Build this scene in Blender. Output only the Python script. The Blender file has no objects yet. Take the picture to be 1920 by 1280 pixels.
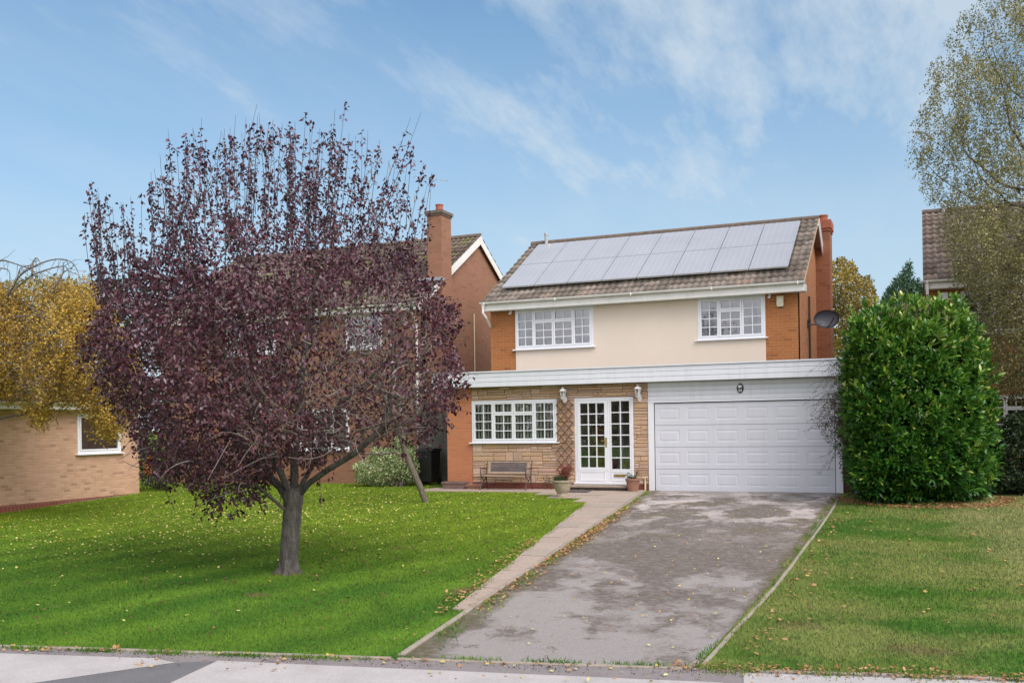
import bpy, math, random
import numpy as np
from mathutils import Vector, Matrix
random.seed(7); RNG = np.random.default_rng(11)
SC = bpy.context.scene; COL = SC.collection
R = math.radians

# ------------------------------------------------------------------ camera
CAM = np.array([6.175, -23.691, 1.673]); YAW = .39933; ROLL = .014528; FPX = 1834.3; V0 = 796.74
FW = np.array([-math.sin(YAW), math.cos(YAW), 0]); RT = np.array([math.cos(YAW), math.sin(YAW), 0]); UP = np.array([0, 0, 1.])
cd = bpy.data.cameras.new('camera'); cam = bpy.data.objects.new('camera', cd); COL.objects.link(cam)
cr, sr = math.cos(ROLL), math.sin(ROLL)
bx_ = Vector(RT * cr - UP * sr); by_ = Vector(RT * sr + UP * cr); bz_ = -Vector(FW)
cam.matrix_world = Matrix(((bx_.x, by_.x, bz_.x, CAM[0]), (bx_.y, by_.y, bz_.y, CAM[1]), (bx_.z, by_.z, bz_.z, CAM[2]), (0, 0, 0, 1)))
cd.sensor_width = 36; cd.lens = 36 * FPX / 1920; cd.shift_x = 0; cd.shift_y = (V0 - 640) / 1920
cd.clip_start = .1; cd.clip_end = 3000
SC.camera = cam

def vol_point(u, w, d):
    """a point at distance d in front of the viewing place, in the direction (u, w)"""
    xi = u - 960; yi = V0 - w
    x = cr * xi + sr * yi; y = -sr * xi + cr * yi
    d = np.asarray(d)[..., None]; x = np.asarray(x)[..., None]; y = np.asarray(y)[..., None]
    return CAM + (FW + RT * x / FPX + UP * y / FPX) * d

def gz(x, y):
    x = np.asarray(x, float); y = np.asarray(y, float)
    s = -y - .8
    s = np.where(s > 17, 17 + 0 * s, s)
    z = -.04 * (np.sqrt(s * s + .25) + s) / 2
    t = np.minimum(-x - 4, 40)
    return z - .008 * (np.sqrt(t * t + 1) + t) / 2

# ------------------------------------------------------------------ objects
ORG = {}
def tag(o, label=None, cat=None, group=None, kind=None):
    if label: o['label'] = label
    if cat: o['category'] = cat
    if group: o['group'] = group
    if kind: o['kind'] = kind
    return o
def thing(name, label, cat, loc, group=None):
    o = bpy.data.objects.new(name, None); COL.objects.link(o)
    o.location = loc; o.empty_display_size = .2
    ORG[o] = Vector(loc)
    return tag(o, label, cat, group)
def link_mesh(name, me, mat, parent=None, smooth=False):
    if not isinstance(mat, (list, tuple)): mat = [mat]
    for m in mat: me.materials.append(m)
    o = bpy.data.objects.new(name, me); COL.objects.link(o)
    if parent is not None:
        o.parent = parent; ORG[o] = ORG[parent]
        me.transform(Matrix.Translation(-ORG[parent]))
    else: ORG[o] = Vector((0, 0, 0))
    if smooth:
        for p in me.polygons: p.use_smooth = True
    return o
def np_mesh(name, V, F, mat, parent=None, attr=None, smooth=False, mi=None):
    """V (n,3), F (m,k) all faces of k corners, attr: per-vertex float 'v'"""
    V = np.asarray(V, np.float32); F = np.asarray(F, np.int32); k = F.shape[1]
    me = bpy.data.meshes.new(name)
    me.vertices.add(len(V)); me.vertices.foreach_set('co', V.ravel())
    me.loops.add(F.size); me.loops.foreach_set('vertex_index', F.ravel())
    me.polygons.add(len(F)); me.polygons.foreach_set('loop_start', np.arange(0, F.size, k, dtype=np.int32))
    me.update(calc_edges=True)
    if attr is not None:
        a = me.attributes.new('v', 'FLOAT', 'POINT'); a.data.foreach_set('value', np.asarray(attr, np.float32))
    return link_mesh(name, me, mat, parent, smooth)

class Fr:
    def __init__(s, o, u, v, n): s.o = Vector(o); s.u = Vector(u); s.v = Vector(v); s.n = Vector(n)
    def __call__(s, a, b, c): return s.o + s.u * a + s.v * b + s.n * c
W = Fr((0, 0, 0), (1, 0, 0), (0, 1, 0), (0, 0, 1))
def front(y=0, x=0, z=0): return Fr((x, y, z), (1, 0, 0), (0, 0, 1), (0, -1, 0))        # u=+x v=+z w=towards viewer
def sideX(x=0, y=0, z=0): return Fr((x, y, z), (0, 1, 0), (0, 0, 1), (1, 0, 0))          # u=+y v=+z w=+x

class MB:
    def __init__(s): s.v = []; s.f = []; s.a = []; s.val = 0.0
    def add(s, vs, fs):
        n = len(s.v); s.v += [tuple(v) for v in vs]; s.f += [tuple(i + n for i in f) for f in fs]; s.a += [s.val] * len(vs); return s
    def box(s, a0, a1, b0, b1, c0, c1, fr=W):
        vs = [fr(a, b, c) for c in (c0, c1) for b in (b0, b1) for a in (a0, a1)]
        fs = [(0, 2, 3, 1), (4, 5, 7, 6), (0, 1, 5, 4), (2, 6, 7, 3), (0, 4, 6, 2), (1, 3, 7, 5)]
        return s.add(vs, fs)
    def quad(s, p): return s.add(p, [tuple(range(len(p)))])
    def prism(s, pts, c0, c1, fr=W):
        n = len(pts)
        vs = [fr(a, b, c0) for a, b in pts] + [fr(a, b, c1) for a, b in pts]
        fs = [tuple(reversed(range(n))), tuple(range(n, 2 * n))] + [(i, (i + 1) % n, n + (i + 1) % n, n + i) for i in range(n)]
        return s.add(vs, fs)
    def tube(s, pts, rad, n=8, cap=True):
        pts = [Vector(p) for p in pts]
        if not hasattr(rad, '__len__'): rad = [rad] * len(pts)
        t0 = (pts[1] - pts[0]).normalized(); ref = Vector((0, 0, 1)) if abs(t0.z) < .9 else Vector((1, 0, 0))
        a = t0.cross(ref).normalized(); vs = []
        for i, p in enumerate(pts):
            t = (pts[min(i + 1, len(pts) - 1)] - pts[max(i - 1, 0)]).normalized()
            a = (a - t * a.dot(t)).normalized(); b = t.cross(a)
            for k in range(n):
                th = 2 * math.pi * k / n; vs.append(p + (a * math.cos(th) + b * math.sin(th)) * rad[i])
        fs = []
        for i in range(len(pts) - 1):
            for k in range(n):
                k2 = (k + 1) % n; fs.append((i * n + k, i * n + k2, (i + 1) * n + k2, (i + 1) * n + k))
        if cap: fs += [tuple(reversed(range(n))), tuple(range((len(pts) - 1) * n, len(pts) * n))]
        return s.add(vs, fs)
    def lathe(s, prof, c, n=20, ax=(0, 0, 1), ux=(1, 0, 0)):
        ax = Vector(ax); ux = Vector(ux); uy = ax.cross(ux); c = Vector(c); vs = []
        for r, z in prof:
            for k in range(n):
                th = 2 * math.pi * k / n; vs.append(c + ax * z + (ux * math.cos(th) + uy * math.sin(th)) * r)
        fs = []
        for i in range(len(prof) - 1):
            for k in range(n):
                k2 = (k + 1) % n; fs.append((i * n + k, i * n + k2, (i + 1) * n + k2, (i + 1) * n + k))
        fs += [tuple(reversed(range(n))), tuple(range((len(prof) - 1) * n, len(prof) * n))]
        return s.add(vs, fs)
    def build(s, name, mat, parent=None, smooth=False, attr=False, bevel=0):
        me = bpy.data.meshes.new(name); me.from_pydata(s.v, [], s.f); me.update()
        if attr:
            a = me.attributes.new('v', 'FLOAT', 'POINT'); a.data.foreach_set('value', s.a)
        o = link_mesh(name, me, mat, parent, smooth)
        if bevel:
            b = o.modifiers.new('bevel', 'BEVEL'); b.width = bevel; b.segments = 2; b.limit_method = 'ANGLE'
        return o

# ------------------------------------------------------------------ materials
def nt(name):
    m = bpy.data.materials.new(name); m.use_nodes = True; t = m.node_tree
    for n in list(t.nodes): t.nodes.remove(n)
    out = t.nodes.new('ShaderNodeOutputMaterial'); p = t.nodes.new('ShaderNodeBsdfPrincipled')
    t.links.new(p.outputs[0], out.inputs[0]); return m, t, p, out
class T:
    def __init__(s, t): s.t = t
    def n(s, k, **kw):
        x = s.t.nodes.new(k)
        for a, b in kw.items(): setattr(x, a, b)
        return x
    def l(s, a, b): s.t.links.new(a, b)
    def pos(s): return s.n('ShaderNodeNewGeometry').outputs['Position']
    def noise(s, vec, scale, detail=4, rough=.55, out=0):
        x = s.n('ShaderNodeTexNoise'); x.inputs['Scale'].default_value = scale; x.inputs['Detail'].default_value = detail
        x.inputs['Roughness'].default_value = rough; s.l(vec, x.inputs['Vector']); return x.outputs[out]
    def ramp(s, fac, stops):
        x = s.n('ShaderNodeValToRGB'); e = x.color_ramp.elements
        while len(e) > 1: e.remove(e[-1])
        for i, (p, c) in enumerate(stops):
            if isinstance(c, (int, float)): c = (c, c, c)
            el = e[0] if i == 0 else e.new(p)
            el.position = p; el.color = (*c, 1)
        s.l(fac, x.inputs[0]); return x.outputs[0]
    def mix(s, fac, a, b, mode='MIX'):
        x = s.n('ShaderNodeMix', data_type='RGBA', blend_type=mode); x.clamp_factor = True
        for v, i in ((fac, 0), (a, 6), (b, 7)):
            if isinstance(v, (int, float)): x.inputs[i].default_value = v if i == 0 else (v, v, v, 1)
            elif isinstance(v, tuple): x.inputs[i].default_value = (*v, 1)
            else: s.l(v, x.inputs[i])
        return x.outputs[2]
    def math(s, op, a, b=0, c=None):
        x = s.n('ShaderNodeMath', operation=op)
        for i, v in enumerate((a, b) if c is None else (a, b, c)):
            if isinstance(v, (int, float)): x.inputs[i].default_value = v
            else: s.l(v, x.inputs[i])
        return x.outputs[0]
    def mapp(s, vec, sc=(1, 1, 1), rot=(0, 0, 0), loc=(0, 0, 0)):
        x = s.n('ShaderNodeMapping'); x.inputs['Scale'].default_value = sc; x.inputs['Rotation'].default_value = rot
        x.inputs['Location'].default_value = loc; s.l(vec, x.inputs[0]); return x.outputs[0]
    def bump(s, h, dist, p, strength=1.0):
        x = s.n('ShaderNodeBump'); x.inputs['Distance'].default_value = dist; x.inputs['Strength'].default_value = strength
        s.l(h, x.inputs['Height']); s.l(x.outputs[0], p.inputs['Normal'])
    def sep(s, v):
        x = s.n('ShaderNodeSeparateXYZ'); s.l(v, x.inputs[0]); return x.outputs
    def comb(s, a, b, c=0.0):
        x = s.n('ShaderNodeCombineXYZ')
        for i, v in enumerate((a, b, c)):
            if isinstance(v, (int, float)): x.inputs[i].default_value = v
            else: s.l(v, x.inputs[i])
        return x.outputs[0]

def plain(name, col, rough=.6, var=.12, scale=6, bump=0, spec=.5, metal=0, fine=60, streak=0):
    m, t, p, _ = nt(name); q = T(t); pos = q.pos()
    n = q.noise(pos, scale, 5); n2 = q.noise(pos, fine, 3)
    f = q.math('ADD', q.math('MULTIPLY', n, .65), q.math('MULTIPLY', n2, .35))
    lo = tuple(c * (1 - var) for c in col); hi = tuple(min(1, c * (1 + var)) for c in col)
    cc = q.ramp(f, [(.3, lo), (.7, hi)])
    if streak:
        sk = q.ramp(q.noise(q.mapp(pos, (7, 7, .55)), 1.0, 5, .7), [(.48, 0.), (.72, 1.)]); cc = q.mix(q.math('MULTIPLY', sk, streak), cc, tuple(c * k for c, k in zip(col, (.62, .60, .55))))
    q.l(cc, p.inputs['Base Color'])
    p.inputs['Roughness'].default_value = rough; p.inputs['Specular IOR Level'].default_value = spec; p.inputs['Metallic'].default_value = metal
    if bump: q.bump(n2, bump, p)
    return m
def brick(name, c1, c2, mortar, dark=.5, stain=.25, soldier=False, rough=.88):
    m, t, p, _ = nt(name); q = T(t); g = q.n('ShaderNodeNewGeometry'); P = q.sep(g.outputs['Position']); N = q.sep(g.outputs['True Normal'])
    ax = q.math('GREATER_THAN', q.math('ABSOLUTE', N[0]), .6)
    u = q.math('ADD', q.math('MULTIPLY', P[1], ax), q.math('MULTIPLY', P[0], q.math('SUBTRACT', 1, ax)))
    vec = q.comb(u, P[2])
    b = q.n('ShaderNodeTexBrick'); q.l(vec, b.inputs['Vector'])
    b.inputs['Scale'].default_value = 1; b.inputs['Mortar Size'].default_value = .006; b.inputs['Mortar Smooth'].default_value = .2
    b.inputs['Brick Width'].default_value = .225 if not soldier else .1125; b.inputs['Row Height'].default_value = .075 if not soldier else .15
    b.inputs['Color1'].default_value = (0, 0, 0, 1); b.inputs['Color2'].default_value = (1, 1, 1, 1); b.inputs['Mortar'].default_value = (.5, .5, .5, 1)
    # per-brick shade
    sn = q.n('ShaderNodeTexWhiteNoise', noise_dimensions='2D')
    row = q.math('FLOOR', q.math('DIVIDE', P[2], .075))
    off = q.math('MULTIPLY', q.math('SUBTRACT', 1, q.math('FLOORED_MODULO', row, 2)), .5)
    cl = q.math('FLOOR', q.math('ADD', q.math('DIVIDE', u, .225), off)); q.l(q.comb(cl, row), sn.inputs['Vector'])
    r = sn.outputs['Value']
    base = q.mix(r, c1, c2)
    base = q.mix(q.math('MULTIPLY', q.math('GREATER_THAN', r, .93), .6), base, tuple(c * dark for c in c2))
    big = q.noise(g.outputs['Position'], .9, 5, .6)
    base = q.mix(q.math('MULTIPLY', q.ramp(big, [(.35, 0.), (.7, 1.)]), stain), base, tuple(c * .62 for c in c1))
    fine = q.noise(g.outputs['Position'], 45, 3)
    base = q.mix(.25, base, q.mix(fine, tuple(c * .5 for c in c1), tuple(min(1, c * 1.5) for c in c1)))
    colr = q.mix(b.outputs['Fac'], base, mortar)
    q.l(colr, p.inputs['Base Color']); p.inputs['Roughness'].default_value = rough
    h = q.math('ADD', q.math('MULTIPLY', q.math('SUBTRACT', 1, b.outputs['Fac']), .7), q.math('MULTIPLY', fine, .3))
    q.bump(h, .008, p)
    return m
def leafmat(name, stops, rough=.5, trans=.25, spec=.4):
    m, t, p, out = nt(name); q = T(t)
    a = q.n('ShaderNodeAttribute'); a.attribute_name = 'v'
    c = q.ramp(a.outputs['Fac'], stops)
    q.l(c, p.inputs['Base Color']); p.inputs['Roughness'].default_value = rough; p.inputs['Specular IOR Level'].default_value = spec
    tr = q.n('ShaderNodeBsdfTranslucent'); q.l(c, tr.inputs[0])
    mx = q.n('ShaderNodeMixShader'); mx.inputs[0].default_value = trans
    q.l(p.outputs[0], mx.inputs[1]); q.l(tr.outputs[0], mx.inputs[2]); q.l(mx.outputs[0], out.inputs[0])
    return m
def attrmat(name, stops, rough=.8, bump=0, scale=25, var=.3, spec=.3):
    m, t, p, out = nt(name); q = T(t)
    a = q.n('ShaderNodeAttribute'); a.attribute_name = 'v'
    c = q.ramp(a.outputs['Fac'], stops); pos = q.pos(); n = q.noise(pos, scale, 5, .65)
    k = q.ramp(n, [(.25, 1 - var), (.75, 1 + var * .6)])
    q.l(q.mix(1.0, c, k, 'MULTIPLY'), p.inputs['Base Color']); p.inputs['Roughness'].default_value = rough
    p.inputs['Specular IOR Level'].default_value = spec
    if bump: q.bump(n, bump, p)
    return m
def glassmat(name, tint=(.90, .93, .93), boost=1.6, base=.10):
    m, t, p, out = nt(name); q = T(t); t.nodes.remove(p)
    tr = q.n('ShaderNodeBsdfTransparent'); tr.inputs[0].default_value = (*tint, 1)
    gl = q.n('ShaderNodeBsdfGlossy'); gl.inputs['Roughness'].default_value = .015; gl.inputs[0].default_value = (.95, .97, 1, 1)
    fr = q.n('ShaderNodeFresnel'); fr.inputs[0].default_value = 1.5
    f = q.math('ADD', q.math('MULTIPLY', fr.outputs[0], boost), base)
    # each pane sits very slightly differently in its frame
    n = q.noise(q.pos(), 2.2, 2); b = q.n('ShaderNodeBump'); b.inputs['Distance'].default_value = .006; q.l(n, b.inputs['Height']); q.l(b.outputs[0], gl.inputs['Normal'])
    mx = q.n('ShaderNodeMixShader'); q.l(f, mx.inputs[0]); q.l(tr.outputs[0], mx.inputs[1]); q.l(gl.outputs[0], mx.inputs[2]); q.l(mx.outputs[0], out.inputs[0])
    return m

# --- ground colours
def grass_color(q, pos):
    P = q.sep(pos)
    # mowing stripes on the left lawn, lying roughly along the drive
    d = q.math('ADD', q.math('MULTIPLY', P[0], .92), q.math('MULTIPLY', P[1], -.30))
    wob = q.math('MULTIPLY', q.noise(pos, .5, 2), .5)
    s = q.math('SINE', q.math('MULTIPLY', q.math('ADD', d, q.math('MULTIPLY', wob, 1.6)), 2 * math.pi / 1.35))
    s = q.math('ADD', q.math('MULTIPLY', s, .5), .5)
    left = q.ramp(q.math('MULTIPLY', P[0], 1.), [(0, 1.), (1, 0.)])
    left = q.math('LESS_THAN', P[0], 2.5)
    s = q.math('MULTIPLY', s, q.math('MULTIPLY', q.math('ADD', q.math('MULTIPLY', left, .95), .12), q.ramp(q.noise(pos, .28, 3), [(.35, .25), (.65, 1.)])))
    c = q.mix(s, (.066, .200, .020), (.195, .375, .036))
    bl = q.n('ShaderNodeMapRange'); q.l(P[1], bl.inputs[0]); bl.inputs[1].default_value = -12.5; bl.inputs[2].default_value = -7.5
    c = q.mix(q.math('MULTIPLY', q.math('MULTIPLY', bl.outputs[0], q.math('LESS_THAN', P[0], 2.5)), .72), c, (.32, .44, .022))
    big = q.ramp(q.noise(pos, .35, 4, .6), [(.38, 0.), (.62, 1.)])
    c = q.mix(q.math('MULTIPLY', big, .45), c, (.15, .27, .018))
    mid = q.ramp(q.noise(pos, 2.3, 5, .6), [(.4, 0.), (.7, 1.)])
    c = q.mix(q.math('MULTIPLY', mid, .38), c, (.040, .12, .010))
    # the right-hand lawn: dry yellow-brown patches
    right = q.math('GREATER_THAN', P[0], 4.25)
    dry = q.ramp(q.noise(q.mapp(pos, (.55, .8, 1)), 1.1, 6, .65), [(.40, 0.), (.60, 1.)])
    c = q.mix(q.math('MULTIPLY', q.math('MULTIPLY', right, dry), .52), c, (.42, .40, .13))
    fm = q.n('ShaderNodeMapRange'); q.l(q.math('ADD', q.math('ADD', P[0], q.math('MULTIPLY', P[1], .1)), q.math('MULTIPLY', q.noise(pos, 1.3, 5, .7), 1.6)), fm.inputs[0]); fm.inputs[1].default_value = 6.7; fm.inputs[2].default_value = 7.4
    far = q.math('MULTIPLY', right, fm.outputs[0])
    c = q.mix(q.math('MULTIPLY', far, .45), c, (.48, .44, .20))
    # bare worn spots
    for (cx, cy, rx, ry, a) in ((-1.87, -13.22, .42, .20, .8), (-2.4, -11.85, .5, .35, .55), (.65, -12.3, .25, .5, .8), (4.9, -13.0, .5, .35, .5), (6.1, -13.7, .7, .3, .6)):
        dd = q.math('ADD', q.math('POWER', q.math('DIVIDE', q.math('SUBTRACT', P[0], cx), rx), 2), q.math('POWER', q.math('DIVIDE', q.math('SUBTRACT', P[1], cy), ry), 2))
        dd = q.math('ADD', dd, q.math('MULTIPLY', q.noise(pos, 6, 3), 1.2))
        c = q.mix(q.math('MULTIPLY', q.ramp(dd, [(.75, 1.), (1., 0.)]), a), c, (.23, .18, .085))
    cv = q.ramp(q.noise(pos, 3.4, 6, .75), [(.58, 0.), (.68, 1.)]); c = q.mix(q.math('MULTIPLY', cv, .45), c, (.055, .17, .03))
    th = q.ramp(q.noise(q.mapp(pos, (1, 1, 1), (0, 0, 0), (5, 9, 0)), 2.1, 7, .75), [(.60, 0.), (.70, 1.)]); c = q.mix(q.math('MULTIPLY', th, .38), c, (.36, .36, .12))
    fine = q.noise(pos, 28, 4, .7)
    return q.mix(1.0, c, q.ramp(fine, [(.25, .72), (.75, 1.25)]), 'MULTIPLY')
def mat_ground():
    m, t, p, out = nt('lawn_soil_shaded'); q = T(t); pos = q.pos(); c = grass_color(q, pos)
    q.l(q.mix(.34, c, (.045, .06, .014)), p.inputs['Base Color']); p.inputs['Roughness'].default_value = .95; p.inputs['Specular IOR Level'].default_value = .1  # soil tone, also darkened to match the shading among the blades
    q.bump(q.noise(pos, 35, 4), .02, p); return m
def mat_blades():
    m, t, p, out = nt('grass_blades'); q = T(t); pos = q.pos(); c = grass_color(q, pos)
    a = q.n('ShaderNodeAttribute'); a.attribute_name = 'v'
    c = q.mix(1.0, c, q.ramp(a.outputs['Fac'], [(0, (.78, .80, .78)), (.55, (1.05, 1.05, 1.05)), (.88, (1.15, 1.12, 1.05)), (.94, (1.6, 1.3, 1.6)), (1, (1.8, 1.3, 1.8))]), 'MULTIPLY')
    q.l(c, p.inputs['Base Color']); p.inputs['Roughness'].default_value = .6; p.inputs['Specular IOR Level'].default_value = .25
    tr = q.n('ShaderNodeBsdfTranslucent'); q.l(c, tr.inputs[0]); mx = q.n('ShaderNodeMixShader'); mx.inputs[0].default_value = .3
    nn = q.n('ShaderNodeCombineXYZ'); nn.inputs[2].default_value = 1.0; gn = q.n('ShaderNodeNewGeometry'); vm = q.n('ShaderNodeMix', data_type='VECTOR'); vm.inputs[0].default_value = .72; q.l(gn.outputs['Normal'], vm.inputs[4]); q.l(nn.outputs[0], vm.inputs[5]); q.l(vm.outputs[1], p.inputs['Normal'])
    q.l(p.outputs[0], mx.inputs[1]); q.l(tr.outputs[0], mx.inputs[2]); q.l(mx.outputs[0], out.inputs[0]); return m
def mat_drive():
    m, t, p, out = nt('old_tarmac'); q = T(t); pos = q.pos(); P = q.sep(pos)
    agg = q.ramp(q.noise(pos, 95, 3, .9), [(.3, 0.), (.7, 1.)]); agg2 = q.noise(pos, 30, 5, .8)
    wrp = q.n('ShaderNodeVectorMath', operation='MULTIPLY_ADD'); q.l(q.noise(pos, 2.2, 5, .7, 1), wrp.inputs[0]); wrp.inputs[1].default_value = (.9, .9, 0); q.l(pos, wrp.inputs[2]); wp = wrp.outputs[0]
    c = q.mix(agg, (.19, .168, .155), (.53, .485, .455))
    c = q.mix(q.math('MULTIPLY', q.ramp(agg2, [(.35, 0.), (.65, 1.)]), .45), c, (.33, .285, .275))
    def rng(v, a, b):
        x = q.n('ShaderNodeMapRange'); q.l(v, x.inputs[0]); x.inputs[1].default_value = a; x.inputs[2].default_value = b; return x.outputs[0]
    brk = q.ramp(q.noise(pos, 9, 6, .8), [(.36, .45), (.55, 1.)])            # breaks every stain up
    band = q.math('MULTIPLY', rng(P[1], -12.6, -9.2), rng(P[1], -.5, -4.5))
    w = q.math('ADD', q.noise(q.mapp(wp, (.80, .50, 1), (0, 0, .25)), 1.35, 8, .66), q.math('MULTIPLY', band, .17))
    c = q.mix(q.math('MULTIPLY', q.math('MULTIPLY', q.ramp(w, [(.50, 0.), (.60, 1.)]), brk), .90), c, (.125, .095, .070))
    near = rng(P[1], -8.5, -3.5)
    pale = q.ramp(q.noise(q.mapp(wp, (.75, .55, 1), (0, 0, -.3), (3, 1, 0)), 1.7, 8, .68), [(.50, 0.), (.57, 1.)])
    c = q.mix(q.math('MULTIPLY', q.math('MULTIPLY', pale, near), .88), c, (.60, .525, .49))
    dk2 = q.ramp(q.noise(q.mapp(wp, (.8, .65, 1), (0, 0, .2), (11, 5, 0)), 1.9, 7, .68), [(.56, 0.), (.64, 1.)])
    c = q.mix(q.math('MULTIPLY', q.math('MULTIPLY', dk2, near), .85), c, (.125, .092, .070))
    c = q.mix(q.math('MULTIPLY', q.ramp(q.noise(wp, 2.6, 7, .7), [(.58, 0.), (.63, 1.)]), .75), c, (.14, .105, .085))
    moss = q.math('MULTIPLY', q.math('MULTIPLY', q.ramp(q.noise(q.mapp(wp, (.5, .9, 1), (0, 0, 0), (7, 3, 0)), 1.6, 6, .7), [(.55, 0.), (.66, 1.)]), rng(P[1], -10, -6)), brk)
    c = q.mix(q.math('MULTIPLY', moss, .7), c, (.15, .135, .04))
    lx = q.math('SUBTRACT', P[0], q.math('ADD', -.14, q.math('MULTIPLY', P[1], -.1035)))
    rx = q.math('SUBTRACT', 4.42, P[0])
    ed = q.math('ADD', q.math('MINIMUM', lx, q.math('MULTIPLY', rx, 1.5)), q.math('MULTIPLY', q.noise(pos, 4, 6, .8), -.42))
    c = q.mix(q.math('MULTIPLY', q.math('MULTIPLY', q.ramp(ed, [(0, 1.), (.12, 0.)]), brk), .85), c, (.12, .10, .045))
    q.l(c, p.inputs['Base Color']); p.inputs['Roughness'].default_value = .9
    q.bump(q.math('ADD', q.math('MULTIPLY', agg, .5), agg2), .012, p); return m
def mat_tarmac(name, a, b, crack=False):
    m, t, p, out = nt(name); q = T(t); pos = q.pos()
    c = q.mix(q.ramp(q.noise(pos, 90, 3, .9), [(.3, 0.), (.7, 1.)]), a, b); c = q.mix(q.math('MULTIPLY', q.ramp(q.noise(pos, 1.7, 6, .7), [(.4, 0.), (.7, 1.)]), .35), c, tuple(k * .6 for k in a))
    q.l(c, p.inputs['Base Color']); p.inputs['Roughness'].default_value = .9; q.bump(q.noise(pos, 110, 3), .006, p); return m
def mat_bark(name, a, b, sc=1.0):
    m, t, p, out = nt(name); q = T(t); pos = q.pos()
    n = q.noise(q.mapp(pos, (14 * sc, 14 * sc, 2.5 * sc)), 1.0, 6, .7); n2 = q.noise(pos, 30, 4)
    n = q.ramp(n, [(.34, 0.), (.64, 1.)]); c = q.mix(n, a, b); c = q.mix(q.math('MULTIPLY', q.ramp(q.noise(pos, 7, 5, .7), [(.45, 0.), (.65, 1.)]), .5), c, tuple(k * .65 for k in a)); c = q.mix(q.math('MULTIPLY', n2, .35), c, tuple(k * .6 for k in a))
    q.l(c, p.inputs['Base Color']); p.inputs['Roughness'].default_value = .85; q.bump(n, .03, p); return m

M = {}
M['ground'] = mat_ground(); M['blades'] = mat_blades(); M['drive'] = mat_drive()
M['pave_dark'] = mat_tarmac('worn_pavement', (.17, .145, .14), (.30, .265, .26))
M['pave_light'] = mat_tarmac('pale_pavement', (.33, .305, .295), (.56, .525, .505))
M['patch'] = mat_tarmac('dark_tarmac', (.115, .11, .115), (.19, .18, .185))
M['kerb'] = plain('concrete_edging', (.30, .255, .205), .9, .25, 5, .004)
M['slab'] = attrmat('path_slab', [(0, (.38, .295, .24)), (.5, (.42, .33, .27)), (1, (.35, .29, .24))], .9, .004, 18, .22)
M['brick_up'] = brick('orange_brick', (.44, .165, .048), (.34, .115, .032), (.46, .25, .13), .5, .25)
M['brick_lo'] = brick('salmon_brick', (.55, .205, .095), (.48, .175, .078), (.50, .26, .15), .8, .1)
M['brick_side'] = brick('gable_brick', (.50, .215, .095), (.43, .175, .07), (.46, .24, .13), .7, .25)
M['brick_chim'] = brick('chimney_brick', (.33, .125, .06), (.24, .085, .04), (.33, .18, .11), .6, .4)
M['brick_bung'] = brick('tan_brick', (.64, .39, .26), (.46, .26, .16), (.60, .43, .31), .5, .2)
M['brick_left'] = brick('weathered_brick', (.33, .155, .09), (.25, .115, .07), (.30, .18, .12), .7, .55)
M['brick_red'] = brick('red_plinth_brick', (.22, .055, .035), (.17, .042, .03), (.25, .13, .1), .6, .4)
M['soldier'] = brick('red_edge_brick', (.26, .075, .05), (.2, .055, .04), (.34, .2, .15), .6, .4, True)
M['tile'] = attrmat('roof_tile', [(0, (.14, .115, .095)), (.5, (.21, .175, .145)), (.88, (.27, .225, .19)), (1, (.28, .20, .15))], .9, .004, 9, .45)
M['tile_l'] = attrmat('mossy_roof_tile', [(0, (.10, .075, .06)), (.5, (.15, .11, .09)), (.85, (.17, .14, .10)), (1, (.15, .15, .06))], .9, .004, 5, .6)
M['tile_r'] = attrmat('brown_roof_tile', [(0, (.14, .105, .088)), (.5, (.20, .155, .13)), (1, (.26, .205, .17))], .9, .004, 9, .35)
M['ridge'] = plain('ridge_tile', (.15, .115, .09), .9, .3, 8, .004)
M['render'] = plain('cream_render', (.74, .635, .525), .9, .05, .8, .002, fine=90)
M['upvc'] = plain('white_upvc', (.80, .81, .84), .35, .03, 2)
M['clad'] = plain('white_cladding', (.72, .735, .775), .45, .05, 1.2, streak=.22)
M['garage'] = plain('white_garage_steel', (.66, .67, .715), .45, .035, 1.0, streak=.14)
M['gutter'] = plain('white_gutter', (.76, .74, .70), .45, .10, 3, streak=.28)
M['grey'] = plain('galvanised_metal', (.42, .42, .43), .4, .15, 9, metal=.4)
M['stone'] = attrmat('york_stone', [(0, (.54, .35, .23)), (.25, (.60, .42, .29)), (.45, (.50, .34, .235)), (.6, (.64, .47, .36)), (.78, (.58, .38, .29)), (.9, (.45, .33, .25)), (1, (.62, .40, .22))], .9, .012, 22, .25)
M['mortar'] = plain('mortar', (.30, .19, .115), .95, .2, 10)
M['dark'] = plain('dark_void', (.012, .012, .013), .8, .2, 5)
M['room'] = plain('room_plaster', (.74, .68, .62), .9, .3, 1.2)
M['curtain'] = plain('net_curtain', (.72, .72, .70), .9, .1, 12)
M['blind'] = plain('blind_fabric', (.93, .94, .88), .9, .05, 12)
M['brass'] = plain('brass', (.55, .38, .12), .3, .1, 9, metal=.8)
M['glass'] = glassmat('window_glass'); M['glass_up'] = glassmat('upper_window_glass', (.7, .76, .80), 1.7, .10)
M['panel'] = None
M['iron'] = plain('painted_iron', (.035, .03, .03), .5, .3, 12)
M['iron_b'] = plain('rusty_iron', (.085, .05, .04), .6, .3, 12)
M['benchwood'] = plain('bleached_wood', (.36, .27, .20), .8, .25, 7, .002)
M['lattice'] = plain('grey_blue_iron', (.075, .08, .105), .5, .2, 12)
M['trellis'] = plain('brown_trellis', (.16, .075, .04), .8, .25, 9)
M['white_metal'] = plain('white_lamp_metal', (.78, .77, .75), .4, .05, 9)
M['lampglass'] = glassmat('lantern_glass', (.9, .92, .92), 1.2, .05)
M['terracotta'] = plain('terracotta', (.30, .155, .105), .85, .25, 7, .003)
M['trough'] = plain('weathered_trough', (.20, .13, .115), .9, .3, 7, .003)
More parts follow.
